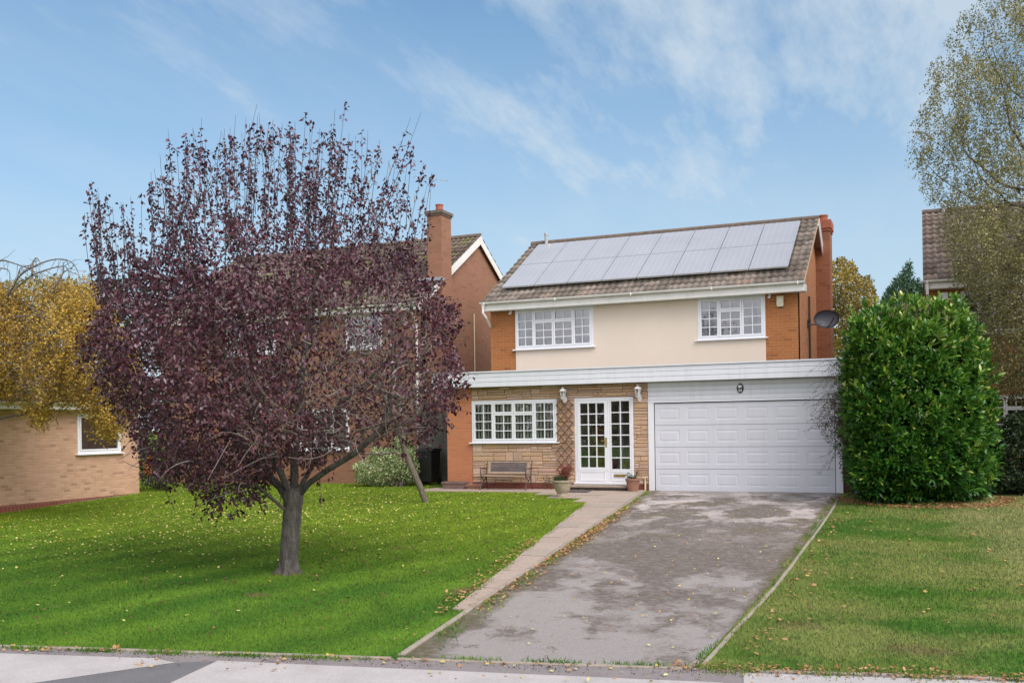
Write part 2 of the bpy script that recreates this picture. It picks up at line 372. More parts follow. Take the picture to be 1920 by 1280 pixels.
M['urn'] = plain('weathered_stone', (.36, .30, .22), .95, .35, 8, .006)
M['soil'] = plain('potting_soil', (.03, .022, .016), .95, .3, 30, .01)
M['stepstone'] = plain('step_stone', (.30, .24, .19), .9, .3, 5, .004)
M['slate'] = plain('step_riser_stone', (.10, .085, .075), .9, .5, 9, .01)
M['mat'] = plain('doormat_fibre', (.06, .055, .06), .95, .2, 40)
M['cream'] = plain('cream_plastic', (.72, .66, .47), .5, .04, 6)
M['dish'] = plain('dish_paint', (.045, .05, .065), .42, .15, 4)
M['gatewood'] = mat_bark('grey_gate_wood', (.11, .105, .09), (.19, .175, .155), .6)
M['bin'] = plain('bin_plastic', (.016, .015, .018), .45, .2, 5)
M['flatroof'] = plain('roof_felt', (.22, .21, .20), .95, .2, 4)
M['undercloak'] = plain('verge_mortar', (.50, .36, .28), .9, .15, 8)
M['lead'] = plain('lead_flashing', (.30, .29, .30), .6, .2, 8)
M['redclay'] = plain('red_clay', (.34, .10, .055), .8, .2, 10, .002)
M['bark_plum'] = mat_bark('plum_bark', (.075, .065, .055), (.21, .185, .165))
M['bark_twig'] = mat_bark('grey_twig_bark', (.13, .105, .08), (.27, .225, .18))
M['pale_twig'] = mat_bark('pale_twig', (.30, .25, .22), (.52, .45, .41))
M['bark_birch'] = mat_bark('birch_bark', (.10, .08, .065), (.24, .2, .17))
M['leaf_plum'] = leafmat('plum_leaf', [(0, (.028, .010, .020)), (.25, (.060, .018, .034)), (.42, (.120, .026, .040)), (.6, (.135, .050, .072)), (.82, (.20, .11, .145)), (1, (.38, .29, .33))], .38, .22, .55)
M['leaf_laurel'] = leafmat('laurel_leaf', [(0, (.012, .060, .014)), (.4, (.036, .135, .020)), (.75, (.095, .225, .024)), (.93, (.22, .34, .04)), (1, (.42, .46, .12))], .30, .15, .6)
M['leaf_laurel_shade'] = leafmat('laurel_inner_shade', [(0, (.006, .014, .005)), (1, (.014, .034, .010))], .8, .0, .1)  # same leaf coloured near black, painting the shade inside the bush
M['leaf_birch'] = leafmat('birch_leaf', [(0, (.10, .105, .038)), (.4, (.22, .215, .08)), (.72, (.34, .31, .12)), (.9, (.50, .43, .19)), (1, (.75, .66, .42))], .55, .3)
M['leaf_yellow'] = leafmat('yellow_leaf', [(0, (.17, .10, .035)), (.3, (.36, .22, .045)), (.65, (.58, .38, .05)), (1, (.76, .56, .12))], .55, .3)
M['leaf_gold'] = leafmat('golden_green_leaf', [(0, (.08, .075, .02)), (.4, (.20, .15, .03)), (.75, (.36, .25, .04)), (1, (.50, .36, .06))], .6, .25)
M['leaf_conifer'] = leafmat('conifer_spray', [(0, (.012, .035, .015)), (.6, (.03, .08, .028)), (1, (.07, .14, .05))], .7, .1)
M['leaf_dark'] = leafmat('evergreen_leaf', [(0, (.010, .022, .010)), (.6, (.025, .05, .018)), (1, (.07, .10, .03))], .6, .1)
M['leaf_var'] = leafmat('variegated_leaf', [(0, (.07, .13, .04)), (.35, (.20, .30, .10)), (.65, (.42, .50, .22)), (1, (.74, .76, .48))], .55, .2)
M['leaf_red'] = leafmat('red_heather', [(0, (.10, .025, .02)), (.5, (.27, .07, .05)), (1, (.42, .16, .12))], .6, .2)
M['leaf_orange'] = leafmat('orange_berry', [(0, (.35, .06, .02)), (1, (.65, .14, .03))], .5, .1)
M['leaf_shrub'] = leafmat('olive_brown_leaf', [(0, (.035, .03, .015)), (.5, (.085, .07, .035)), (.85, (.15, .11, .05)), (1, (.30, .13, .09))], .6, .2)
M['leaf_brown'] = leafmat('dead_twig', [(0, (.12, .08, .06)), (.5, (.22, .15, .11)), (1, (.34, .24, .17))], .7, .1)
M['fallen'] = leafmat('fallen_leaf', [(0, (.12, .06, .03)), (.35, (.36, .17, .075)), (.6, (.52, .30, .14)), (.8, (.62, .50, .12)), (1, (.74, .70, .28))], .6, .2)
def mat_panel():
    m, t, p, out = nt('solar_cells_glare'); q = T(t); tc = q.n('ShaderNodeTexCoord'); P = q.sep(tc.outputs['Object'])
    def lines(v, pitch, w):
        f = q.math('FRACT', q.math('DIVIDE', v, pitch)); return q.math('LESS_THAN', f, w)
    g = q.math('MAXIMUM', lines(P[0], .1575, .035), lines(P[1], .1575, .035))
    bus = lines(q.math('ADD', P[0], .02), .0525, .03)
    n = q.noise(q.pos(), 1.1, 3); c = q.mix(n, (.33, .325, .34), (.42, .415, .43))  # pale base colour stands in for sky glare over darker cells
    c = q.mix(q.math('MULTIPLY', bus, .35), c, (.52, .53, .56)); c = q.mix(q.math('MULTIPLY', g, .8), c, (.66, .66, .69))
    q.l(c, p.inputs['Base Color']); p.inputs['Roughness'].default_value = .32; p.inputs['Specular IOR Level'].default_value = .6
    p.inputs['Coat Weight'].default_value = .8; p.inputs['Coat Roughness'].default_value = .12
    return m
M['panel'] = mat_panel()
M['alu'] = plain('aluminium_frame', (.62, .63, .66), .35, .05, 9, metal=.6)

# ------------------------------------------------------------------ building blocks
def wall(mb, fr, u0, u1, v0, v1, t, ops=(), back=True):
    us = sorted({u0, u1, *[o[0] for o in ops], *[o[1] for o in ops]}); vs = sorted({v0, v1, *[o[2] for o in ops], *[o[3] for o in ops]})
    for i in range(len(us) - 1):
        for j in range(len(vs) - 1):
            a, b, c, d = us[i], us[i + 1], vs[j], vs[j + 1]; cu, cv = (a + b) / 2, (c + d) / 2
            if any(o[0] < cu < o[1] and o[2] < cv < o[3] for o in ops): continue
            mb.quad([fr(a, c, 0), fr(b, c, 0), fr(b, d, 0), fr(a, d, 0)])
            if back: mb.quad([fr(a, c, -t), fr(a, d, -t), fr(b, d, -t), fr(b, c, -t)])
    for (a, b, c, d) in [(u0, u1, v0, v1)] + list(ops):
        mb.quad([fr(a, c, 0), fr(a, d, 0), fr(a, d, -t), fr(a, c, -t)]); mb.quad([fr(b, c, 0), fr(b, c, -t), fr(b, d, -t), fr(b, d, 0)])
        mb.quad([fr(a, c, 0), fr(a, c, -t), fr(b, c, -t), fr(b, c, 0)]); mb.quad([fr(a, d, 0), fr(b, d, 0), fr(b, d, -t), fr(a, d, -t)])

def light(mb, gb, fr, u0, u1, v0, v1, cols, rows, b=.045, w0=-.055, w1=.012, bar=.022, gl=-.02, bars=None):
    mb.box(u0, u1, v0, v0 + b, w0, w1, fr); mb.box(u0, u1, v1 - b, v1, w0, w1, fr)
    mb.box(u0, u0 + b, v0 + b, v1 - b, w0, w1, fr); mb.box(u1 - b, u1, v0 + b, v1 - b, w0, w1, fr)
    a, c, d, e = u0 + b, u1 - b, v0 + b, v1 - b
    gb.quad([fr(a, d, gl), fr(c, d, gl), fr(c, e, gl), fr(a, e, gl)])
    xs = [a + (c - a) * k / cols for k in range(cols + 1)]
    for k in range(1, cols): mb.box(xs[k] - bar / 2, xs[k] + bar / 2, d, e, gl + .002, w1 - .008, fr)
    for k in range(1, rows):
        z = d + (e - d) * k / rows
        for i in range(cols):
            mb.box(xs[i] + (bar / 2 if i else 0), xs[i + 1] - (bar / 2 if i < cols - 1 else 0), z - bar / 2, z + bar / 2, gl + .002, w1 - .010, fr)
def window(parent, fr, u0, u1, v0, v1, lights, glass='glass', blinds=None, sill=True, room=1.6, of=.05, label=None, curtains=False, mat='upvc'):
    """lights: (fu0, fu1, fv0, fv1, cols, rows) as fractions of the opening inside the outer frame"""
    mb, gb = MB(), MB()
    mb.box(u0, u1, v0, v0 + of, -.07, 0, fr); mb.box(u0, u1, v1 - of, v1, -.07, 0, fr)
    mb.box(u0, u0 + of, v0 + of, v1 - of, -.07, 0, fr); mb.box(u1 - of, u1, v0 + of, v1 - of, -.07, 0, fr)
    a, c, d, e = u0 + of, u1 - of, v0 + of, v1 - of
    for (f0, f1, g0, g1, cols, rows) in lights:
        g = .003
        light(mb, gb, fr, a + (c - a) * f0 + g, a + (c - a) * f1 - g, d + (e - d) * g0 + g, d + (e - d) * g1 - g, cols, rows, w1=.014)
    w = mb.build('window', M[mat], parent)
    if label: w['label'] = label
    gb.build('pane', M[glass], w)
    if sill:
        s = MB(); s.box(u0 - .07, u1 + .07, v0 - .035, v0 - .002, -.06, .075, fr); s.build('sill', M[mat], w, bevel=.006)
    if room:
        r = MB(); t = -.12; k = -room; p = .35
        A = [fr(u0 + .01, v0 + .01, t), fr(u1 - .01, v0 + .01, t), fr(u1 - .01, v1 - .01, t), fr(u0 + .01, v1 - .01, t)]
        B = [fr(u0 - p, v0 - p, k), fr(u1 + p, v0 - p, k), fr(u1 + p, v1 + p, k), fr(u0 - p, v1 + p, k)]
        r.add(A + B, [(4, 5, 6, 7), (0, 1, 5, 4), (1, 2, 6, 5), (2, 3, 7, 6), (3, 0, 4, 7)]); r.build('room_behind', M['room'], w)
    if blinds:
        b = MB(); x = u0 + .06
        while x < u1 - .06:
            an = .42 + random.uniform(-.12, .12); hw = .034
            dx, dy = hw * math.cos(an), hw * math.sin(an)
            b.add([fr(x - dx, v0 + .02, -.10 - dy), fr(x + dx, v0 + .02, -.10 + dy), fr(x + dx, v1 - .02, -.10 + dy), fr(x - dx, v1 - .02, -.10 - dy)], [(0, 1, 2, 3)])
            x += .094
        b.build('blind', M['blind'], w)
    if curtains:
        for s0, s1 in ((u0 + .02, u0 + (u1 - u0) * .13), (u1 - (u1 - u0) * .13, u1 - .02)):
            b = MB(); n = 24; pts = [(s0 + (s1 - s0) * i / n, -.17 + .022 * math.sin(i * 1.7)) for i in range(n + 1)]
            vs = [fr(q_[0], v0 + .03, q_[1]) for q_ in pts] + [fr(q_[0], v1 - .03, q_[1]) for q_ in pts]
            b.add(vs, [(i, i + 1, n + 2 + i, n + 1 + i) for i in range(n)])
            b.build('curtain', M['curtain'], w)
    return w
L3 = lambda a, b: [(0, a, 0, 1, 2, 4), (a, (a + b) / 2, 0, .70, 2, 3), ((a + b) / 2, b, 0, .70, 2, 3), (a, (a + b) / 2, .70, 1, 2, 1), ((a + b) / 2, b, .70, 1, 2, 1), (b, 1, 0, 1, 2, 4)]

def tiles(parent, fr, width, length, mat, cover=.178, gauge=.345, name='roof'):
    """fr: u along the eaves, v up the slope, n out of the roof. Interlocking rolled tiles, one course on the next."""
    rows = max(1, int(round(length / gauge))); g = length / rows; cols = max(1, int(round(width / cover))); cw = width / cols
    prof = [(0, .003), (.14, .000), (.30, .003), (.44, .014), (.56, .026), (.68, .030), (.80, .024), (.92, .010)]
    us, hs = [], []
    for c in range(cols):
        for a, h in prof: us.append((c + a) * cw); hs.append(h)
    us.append(width); hs.append(.004); us = np.array(us); hs = np.array(hs); n = len(us)
    o = np.array(fr.o); U = np.array(fr.u); Vv = np.array(fr.v); N = np.array(fr.n)
    V, F, A = [], [], []
    tcol = np.repeat(RNG.random((rows, cols // 2 + 1)), 2, axis=1)[:, :cols]
    for r in range(rows):
        jit = np.repeat(RNG.normal(0, .004, cols), len(prof)); jit = np.append(jit, jit[-1])
        col = np.repeat(tcol[r], len(prof)); col = np.append(col, col[-1])
        b = len(V) * n
        for (v, h) in ((r * g - .014, 0.0), (r * g - .014, .046), ((r + 1) * g, .004)):
            hh = hs * (1 if h > 0 or r == 0 else 1) + h
            if h == 0.0: hh = hs * 0.0 - .004
            vv = v + (jit if h != .004 else 0)
            V.append(o + np.outer(us, U) + np.outer(np.ones(n) * vv, Vv) + np.outer(hh, N)); A.append(col)
        i = np.arange(n - 1)
        for k in (0, 1):
            F.append(np.stack([b + k * n + i, b + k * n + i + 1, b + (k + 1) * n + i + 1, b + (k + 1) * n + i], 1))
    return np_mesh(name, np.concatenate(V), np.concatenate(F), mat, parent, np.concatenate(A))
def slab(parent, pts, th, mat, name):
    """flat slab through a 3-D quad, thickness th downwards along its normal"""
    p = [Vector(q_) for q_ in pts]; n = (p[1] - p[0]).cross(p[3] - p[0]).normalized()
    m = MB(); m.add(p + [a - n * th for a in p], [(0, 1, 2, 3), (7, 6, 5, 4), (0, 4, 5, 1), (1, 5, 6, 2), (2, 6, 7, 3), (3, 7, 4, 0)])
    return m.build(name, mat, parent)
def ridge(parent, a, b, r=.13, mat='ridge'):
    m = MB(); a = Vector(a); b = Vector(b); L = (b - a).length; n = max(1, int(L / .45)); d = (b - a) / n
    for i in range(n):
        p = a + d * i; q_ = p + d * .985; s = 1 + .04 * random.random()
        ux = d.normalized().cross(Vector((0, 0, 1))).normalized(); K = 7; vs = []
        for c in (p, q_):
            for k in range(K):
                th = math.pi * (-.08 + 1.16 * k / (K - 1)); vs.append(c + ux * math.cos(th) * r * s + Vector((0, 0, 1)) * (math.sin(th) * r * s * .75 - .03))
        m.add(vs, [(k, k + 1, K + k + 1, K + k) for k in range(K - 1)] + [tuple(reversed(range(K))), tuple(range(K, 2 * K))])
    return m.build('ridge_tiles', M[mat], parent)
def gutter(parent, fr, u0, u1, r=.06, name='gutter'):
    """half-round channel hanging at fr(u, 0, 0), open upwards"""
    m = MB(); K = 9; vs = []
    for u in (u0, u1):
        for rr in (r, r - .006):
            for k in range(K):
                th = math.pi * k / (K - 1); vs.append(fr(u, -math.sin(th) * rr, -math.cos(th) * rr))
    f = []
    for k in range(K - 1):
        f += [(k, k + 1, 2 * K + k + 1, 2 * K + k), (K + k + 1, K + k, 3 * K + k, 3 * K + k + 1), (k + 1, k, K + k, K + k + 1), (2 * K + k, 2 * K + k + 1, 3 * K + k + 1, 3 * K + k)]
    f += [(0, 2 * K, 3 * K, K), (K - 1, 2 * K - 1, 4 * K - 1, 3 * K - 1)]
    f += [tuple(range(K)), tuple(range(3 * K - 1, 2 * K - 1, -1))]
    m.add(vs, f); n = int(abs(u1 - u0) / 1.9)
    for i in range(n + 1):
        u = u0 + .12 + (u1 - u0 - .3) * i / max(1, n)
        m.box(u, u + .03, -.071, .004, -.068, .068, fr)
    return m.build(name, M['gutter'], parent)
def boards(mb, fr, u0, u1, v0, v1, n, proud=.02):
    """horizontal shiplap boards with a shadow groove between"""
    h = (v1 - v0) / n
    for i in range(n):
        a = v0 + i * h; mb.prism([(0, a + .004), (proud, a + .004), (proud, a + h * .86), (proud * .45, a + h * .93), (proud * .45, a + h), (0, a + h)], u0, u1, Fr(fr.o, fr.n, fr.v, fr.u))

# ================================================================== SETTING
def axis(lo, hi, a, b, fine, coarse):
    x = [a]
    while x[-1] < b: x.append(x[-1] + fine)
    s = coarse
    while x[-1] < hi: x.append(x[-1] + s); s *= 1.5
    s = coarse
    while x[0] > lo: x.insert(0, x[0] - s); s *= 1.5
    return np.array(x)
gx = axis(-900, 900, -22, 14, .5, 1.5); gy = axis(-300, 1500, -20, 8, .5, 1.5)
X, Y = np.meshgrid(gx, gy); Z = gz(X, Y)
n = len(gx); i, j = np.meshgrid(np.arange(n - 1), np.arange(len(gy) - 1)); k = (j * n + i).ravel()
tag(np_mesh('ground', np.stack([X.ravel(), Y.ravel(), Z.ravel()], 1), np.stack([k, k + 1, k + n + 1, k + n], 1), M['ground'], smooth=True), kind='structure')

def drape(name, left, right, off, mat, ns=.4, m=10):
    """sheet between two polylines of equal length, laid on the ground"""
    L, Rr = [], []
    for a, b, c, d in zip(left[:-1], left[1:], right[:-1], right[1:]):
        s = max(1, int(max(math.dist(a, b), math.dist(c, d)) / ns))
        for i in range(s):
            t = i / s; L.append([a[0] + (b[0] - a[0]) * t, a[1] + (b[1] - a[1]) * t]); Rr.append([c[0] + (d[0] - c[0]) * t, c[1] + (d[1] - c[1]) * t])
    L.append(left[-1]); Rr.append(right[-1]); L = np.array(L, float); Rr = np.array(Rr, float); k = len(L)
    P = L[:, None, :] + (Rr - L)[:, None, :] * np.linspace(0, 1, m + 1)[None, :, None]
    P = P.reshape(-1, 2); z = gz(P[:, 0], P[:, 1]) + off
    i, j = np.meshgrid(np.arange(m), np.arange(k - 1)); q = (j * (m + 1) + i).ravel()
    F = np.stack([q, q + 1, q + m + 2, q + m + 1], 1)
    o = np_mesh(name, np.concatenate([P, z[:, None]], 1), F, mat, smooth=True)
    return tag(o, kind='structure')
EY = lambda x: -15.67 + .1829 * x          # street edge of the gardens
KL = lambda y: -.14 - .1035 * y            # left edge of the drive
drape('driveway', [(KL(-.02), .1), (KL(-5), -5), (KL(-10), -10), (1.40, EY(1.40) + .02)], [(4.42, .1), (4.42, -5), (4.38, -10), (4.22, EY(4.22) + .02)], .008, M['drive'], .4, 12)
dn = lambda x, k: (x + .18 * k, EY(x) - .984 * k)
drape('pavement', [dn(-40, -.03), dn(40, -.03)], [dn(-40, 1.9), dn(40, 1.9)], .010, M['pave_dark'], .5, 8)
drape('pavement', [(-30, EY(-30) - .30), (-.95, -16.10), (-.62, -16.16)], [(-30, EY(-30) - 1.8), (-1.9, -17.3), (-1.55, -17.24)], .016, M['pave_light'], .5, 8)
drape('pavement', [(-.25, -15.98), (.5, -15.87), (4.55, -15.25)], [(-.15, -17.0), (.5, -17.0), (4.75, -16.4)], .016, M['pave_light'], .5, 8)
drape('pavement', [(4.66, EY(4.66) - .10), (12, EY(12) - .10)], [(4.9, EY(4.9) - 1.4), (12, EY(12) - 1.4)], .016, M['pave_light'], .5, 8)
drape('pavement', [(-.62, -16.16), (-.25, -15.98)], [(-1.55, -17.24), (-.15, -17.0)], .014, M['patch'], .5, 8)
drape('road', [(-60, EY(-60) - 2.1), (60, EY(60) - 2.1)], [(-60, EY(-60) - 8), (60, EY(60) - 8)], -.08 + .02, M['pave_dark'], 2, 8)

# concrete edgings
kb = MB()
def kerb_run(pts, w, h, up=.02, L=.9, drop=.25, jit=.006):
    for a, b in zip(pts[:-1], pts[1:]):
        a = Vector((*a, 0)); b = Vector((*b, 0)); s = max(1, int((b - a).length / L)); d = (b - a) / s; nrm = Vector((-d.y, d.x, 0)).normalized()
        for i in range(s):
            p = a + d * i + d * .008; q_ = a + d * (i + 1) - d * .008
            o1 = random.uniform(-jit, jit); zz = random.uniform(-jit, jit) * .7
            vs = []
            for pt in (p, q_):
                z = float(gz(pt.x, pt.y)) + up + zz
                for sgn, dz in ((-1, -drop), (-1, -.008), (-.75, 0), (.75, 0), (1, -.008), (1, -drop)):
                    c = pt + nrm * (sgn * w / 2 + o1); vs.append((c.x, c.y, z + dz))
            kb.add(vs, [(k, k + 1, 6 + k + 1, 6 + k) for k in range(5)] + [(5, 4, 3, 2, 1, 0), (6, 7, 8, 9, 10, 11)])
kerb_run([(-12, EY(-12)), (1.38, EY(1.38))], .055, .1, .030)
kerb_run([(1.44, EY(1.44)), (4.18, EY(4.18))], .06, .1, .026)
kerb_run([(4.9, EY(4.9)), (12, EY(12))], .055, .1, .022)
kerb_run([(KL(-15.3) - .03, -15.33), (KL(-8) - .03, -8), (KL(-.6) - .03, -.6)], .06, .1, .030)
kerb_run([(4.26, -14.8), (4.42, -11), (4.46, -5.5), (4.44, -1.6)], .042, .1, .018)
kerb_run([(-15.0, -7.6), (-14.62, -1.9), (-14.3, 1.5)], .05, .1, .012)
tag(kb.build('kerb', M['kerb'], bevel=0), kind='structure')

# garden path of paving slabs beside the drive, and the apron in front of the house
pm = MB()
def slab_quad(p, up=.022, th=.06):
    pm.val = random.random(); t = random.uniform(-.004, .004)
    cx = sum(a[0] for a in p) / 4; cy = sum(a[1] for a in p) / 4
    q_ = [(cx + (a[0] - cx) * .987, cy + (a[1] - cy) * .987) for a in p]
    top = [(a[0], a[1], float(gz(*a)) + up + t) for a in q_]
    pm.add(top + [(a, b, c - th) for a, b, c in top], [(0, 1, 2, 3), (0, 4, 5, 1), (1, 5, 6, 2), (2, 6, 7, 3), (3, 7, 4, 0)])
PLx = lambda y: 1.0 + (y + 13.32) * -.1743
y = -13.32
while y < -2.9:
    y2 = min(y + .60, -2.88)
    if y2 - y > .2:
        l1, l2, r1, r2 = PLx(y), PLx(y2), KL(y) - .07, KL(y2) - .07
        if y > -8 and random.random() < .0: pass
        f = .62
        if r1 - l1 < .55: slab_quad([(l1, y), (r1, y), (r2, y2), (l2, y2)])
        else:
            m1, m2 = r1 - .2, r2 - .2
            slab_quad([(l1, y), (m1, y), (m2, y2), (l2, y2)]); slab_quad([(m1, y), (r1, y), (r2, y2), (m2, y2)])
    y = y2
rows = [(-2.88, -2.2, -1.15), (-2.2, -1.6, -2.05), (-1.6, -1.0, -2.6), (-1.0, -.5, -6.1), (-.5, .02, -6.1)]
for (a, b, x0) in rows:
    x = x0
    while x < KL(a) - .12:
        x2 = min(x + .6, KL(a) - .07)
        if KL(a) - x2 < .25: x2 = KL(a) - .07
        slab_quad([(x, a), (x2, a), (x2 if x2 < KL(a) - .1 else KL(b) - .07, b), (x, b)])
        x = x2
tag(pm.build('path', M['slab'], attr=True), kind='structure')

# ================================================================== MAIN HOUSE
H = thing('house', 'two-storey brick house with cream rendered front, white garage and sixteen roof panels', 'house', (0, 0, 0))
HX0, HX1 = -5.11, 3.30; UY = 1.6; BY = 8.56; GY = 1.18; GZ = 5.104; RYm = 5.084; RZ = 7.357
SL = (RZ - GZ) / (RYm - GY); ANG = math.atan(SL)
f0 = front(0); fU = front(UY)
UW1 = (-4.342, -2.065, 3.781, 4.88); UW2 = (.789, 2.496, 3.807, 4.88); GW = (-5.01 + .03, -2.563, 1.227, 2.331); DR = (-2.077, -.53, .158, 2.337)
mb = MB(); wall(mb, fU, HX0, HX1, 2.9, 5.0, .28, [UW1, UW2])
# left and back walls
wall(mb, Fr((HX0, 0, 0), (0, -1, 0), (0, 0, 1), (-1, 0, 0)), -BY + .003, -UY - .003, 0, 4.95, .28)
wall(mb, Fr((0, BY, 0), (-1, 0, 0), (0, 0, 1), (0, 1, 0)), -HX1, -HX0, 0, 4.95, .28)
mb.build('wall', M['brick_up'], H)
def gable(parent, x, out, ya, yb, yr, zb, ze, zr, mat, name='gable_wall', th=.28):
    m = MB(); fr = Fr((x, 0, 0), (0, 1, 0), (0, 0, 1), (out, 0, 0))
    m.prism([(ya, zb), (yb, zb), (yb, ze), (yr, zr), (ya, ze)], -th, 0, fr); return m.build(name, M[mat], parent)
gable(H, HX1, 1, UY + .003, BY - .003, RYm, 0, GZ + SL * (UY - GY) - .07, RZ - .08, 'brick_side')
gable(H, HX0, -1, UY + .29, BY - .29, RYm, 4.95, GZ + SL * (UY + .29 - GY) - .07, RZ - .08, 'brick_up')
# cream render panel, proud of the brick
mb = MB(); RP = (-4.34, 2.50, 2.95, 4.87)
wall(mb, front(UY - .016), RP[0], RP[1], RP[2], RP[3], .015, [(UW1[0], UW1[1], UW1[2], 4.87), (UW2[0], UW2[1], UW2[2], 4.87)], back=False); mb.build('render_panel', M['render'], H)
fW = front(UY - .03)
window(H, fW, *UW1, L3(.235, .765), glass='glass_up', curtains=True, label='white upstairs window above the ground-floor window')
window(H, fW, *UW2, [(0, .31, 0, 1, 2, 4), (.31, .67, 0, .70, 2, 3), (.31, .67, .70, 1, 2, 1), (.67, 1, 0, 1, 2, 4)], glass='glass_up', curtains=True, label='white upstairs window above the garage')
# ground floor walls
mb = MB(); wall(mb, f0, -5.73, -4.98, -.15, 2.684, .28)
wall(mb, Fr((-5.73, 0, 0), (0, -1, 0), (0, 0, 1), (-1, 0, 0)), -5.5, -.003, -.15, 2.69, .28)
mb.build('wall', M['brick_lo'], H)
mb = MB(); wall(mb, sideX(4.44), .001, 6.5, -.25, 2.68, .10); mb.box(4.0, 4.52, -.12, .3, -.3, -.012); mb.build('wall', M['brick_red'], H)
# stone cladding: coursed random blocks
mb = MB(); bk = MB(); wall(bk, front(.022), -4.98, -.15, -.1, 2.684, .24, [GW, DR]); bk.build('stone_backing', M['mortar'], H)
ops = [(GW[0] - .01, GW[1] + .01, GW[2] - .03, GW[3]), (DR[0], DR[1], -.2, DR[3] + .005)]
z = .16; rnd = random.Random(5)
occupied = []
def block(x0, x1, z0, z1):
    for (a, b, c, d) in ops:
        if x0 < b and x1 > a and z0 < d and z1 > c:
            # trim against the opening
            if z1 - c > .03 and z0 >= c - .02 or z0 < c < z1 or z0 < d < z1 or (z0 >= c and z1 <= d):
                segs = []
                zz0, zz1 = z0, z1
                if z0 < c and c - z0 > .02: block(x0, x1, z0, c)
                if z1 > d and z1 - d > .02: block(x0, x1, d, z1)
                zz0, zz1 = max(z0, c), min(z1, d)
                if zz1 - zz0 > .02:
                    if x0 < a - .03: block(x0, a - .0005, zz0, zz1)
                    if x1 > b + .03: block(b + .0005, x1, zz0, zz1)
                return
    mb.val = rnd.random() if rnd.random() < .8 else rnd.choice([.02, .97])
    g = .005; w = rnd.uniform(.004, .020); x0 += g; x1 -= g; z0 += g; z1 -= g
    if x1 - x0 < .01 or z1 - z0 < .008: return
    c = min(.008, (z1 - z0) * .25, (x1 - x0) * .25); fr = f0; K = 4
    j = lambda: rnd.uniform(-.004, .004)
    vs = [fr(x0, z0, -.03), fr(x1, z0, -.03), fr(x1, z1, -.03), fr(x0, z1, -.03), fr(x0 + j(), z0 + j(), w - c), fr(x1 + j(), z0 + j(), w - c), fr(x1 + j(), z1 + j(), w - c), fr(x0 + j(), z1 + j(), w - c),
          fr(x0 + c, z0 + c, w + j()), fr(x1 - c, z0 + c, w + j()), fr(x1 - c, z1 - c, w + j()), fr(x0 + c, z1 - c, w + j())]
    mb.add(vs, [(0, 1, 5, 4), (1, 2, 6, 5), (2, 3, 7, 6), (3, 0, 4, 7), (4, 5, 9, 8), (5, 6, 10, 9), (6, 7, 11, 10), (7, 4, 8, 11), (8, 9, 10, 11)])
while z < 2.67:
    h = min(rnd.choice([.14, .18, .21, .24]), 2.684 - z)
    if 2.684 - z - h < .05: h = 2.684 - z
    x = -4.975
    while x < -.155:
        if rnd.random() < .32:                                  # one full-height stone
            w = rnd.uniform(.16, .34); x2 = min(x + w, -.155)
            if -.155 - x2 < .07: x2 = -.155
            block(x, x2, z, z + h)
        else:                                                   # stacked thin courses
            w = rnd.uniform(.32, .75); x2 = min(x + w, -.155)
            if -.155 - x2 < .1: x2 = -.155
            ks = rnd.choice([2, 2, 3]) if h > .17 else 2; zs = [z] + sorted(z + h * (i + 1) / ks + rnd.uniform(-.012, .012) for i in range(ks - 1)) + [z + h]
            for a, b in zip(zs[:-1], zs[1:]):
                xm = x + (x2 - x) * rnd.uniform(.3, .7)
                if rnd.random() < .5 and x2 - x > .3: block(x, xm, a, b); block(xm, x2, a, b)
                else: block(x, x2, a, b)
        x = x2
    z += h
mb.build('stone_cladding', M['stone'], H, attr=True)
mb = MB(); mb.box(-4.98, DR[0] - .01, -.03, .05, -.15, .152); mb.build('plinth', M['brick_red'], H); mb = MB(); mb.box(-.515, -.155, -.025, .05, -.15, .152); mb.build('plinth', M['brick_red'], H)
window(H, front(-.012), *GW, L3(.25, .75), blinds=True, label='wide white ground-floor window with vertical blinds')
# front door: glazed leaf and glazed side light in one white frame
fr = front(-.01); u0, u1, v0, v1 = DR
d = MB(); d.box(u0, u1, v1 - .06, v1, -.09, 0, fr); d.box(u0, u0 + .075, v0 + .03, v1 - .06, -.09, 0, fr); d.box(u1 - .06, u1, v0 + .03, v1 - .06, -.09, 0, fr)
um = u0 + (u1 - u0) * .585; d.box(um - .03, um + .03, v0 + .03, v1 - .06, -.09, 0, fr); d.box(u0 - .03, u1 + .03, v0 - .012, v0 + .03, -.09, .03, fr)
D = d.build('door', M['upvc'], H, bevel=.004); D['label'] = 'white front door with eighteen small panes and a glazed side light'
d, g = MB(), MB(); light(d, g, fr, u0 + .078, um - .033, v0 + .34, v1 - .063, 3, 6, b=.075, w1=.018, bar=.026)
d.box(u0 + .078, um - .033, v0 + .033, v0 + .34 - .001, -.06, .010, fr)
for (a, b, c, e) in ((.15, .05, .06, .07),): pass
px0, px1, pz0, pz1 = u0 + .15, um - .105, v0 + .08, v0 + .31
d.box(px0, px1, pz1 - .014, pz1, .010, .020, fr); d.box(px0, px1, pz0, pz0 + .014, .010, .020, fr); d.box(px0, px0 + .014, pz0 + .014, pz1 - .014, .010, .020, fr); d.box(px1 - .014, px1, pz0 + .014, pz1 - .014, .010, .020, fr)
d.build('door_leaf', M['upvc'], D); g.build('pane', M['glass'], D)
d, g = MB(), MB(); light(d, g, fr, um + .033, u1 - .063, v0 + .34, v1 - .063, 2, 6, b=.035, w1=.010, bar=.026)
d.box(um + .033, u1 - .063, v0 + .033, v0 + .34 - .001, -.06, .004, fr); px0, px1 = um + .06, u1 - .09
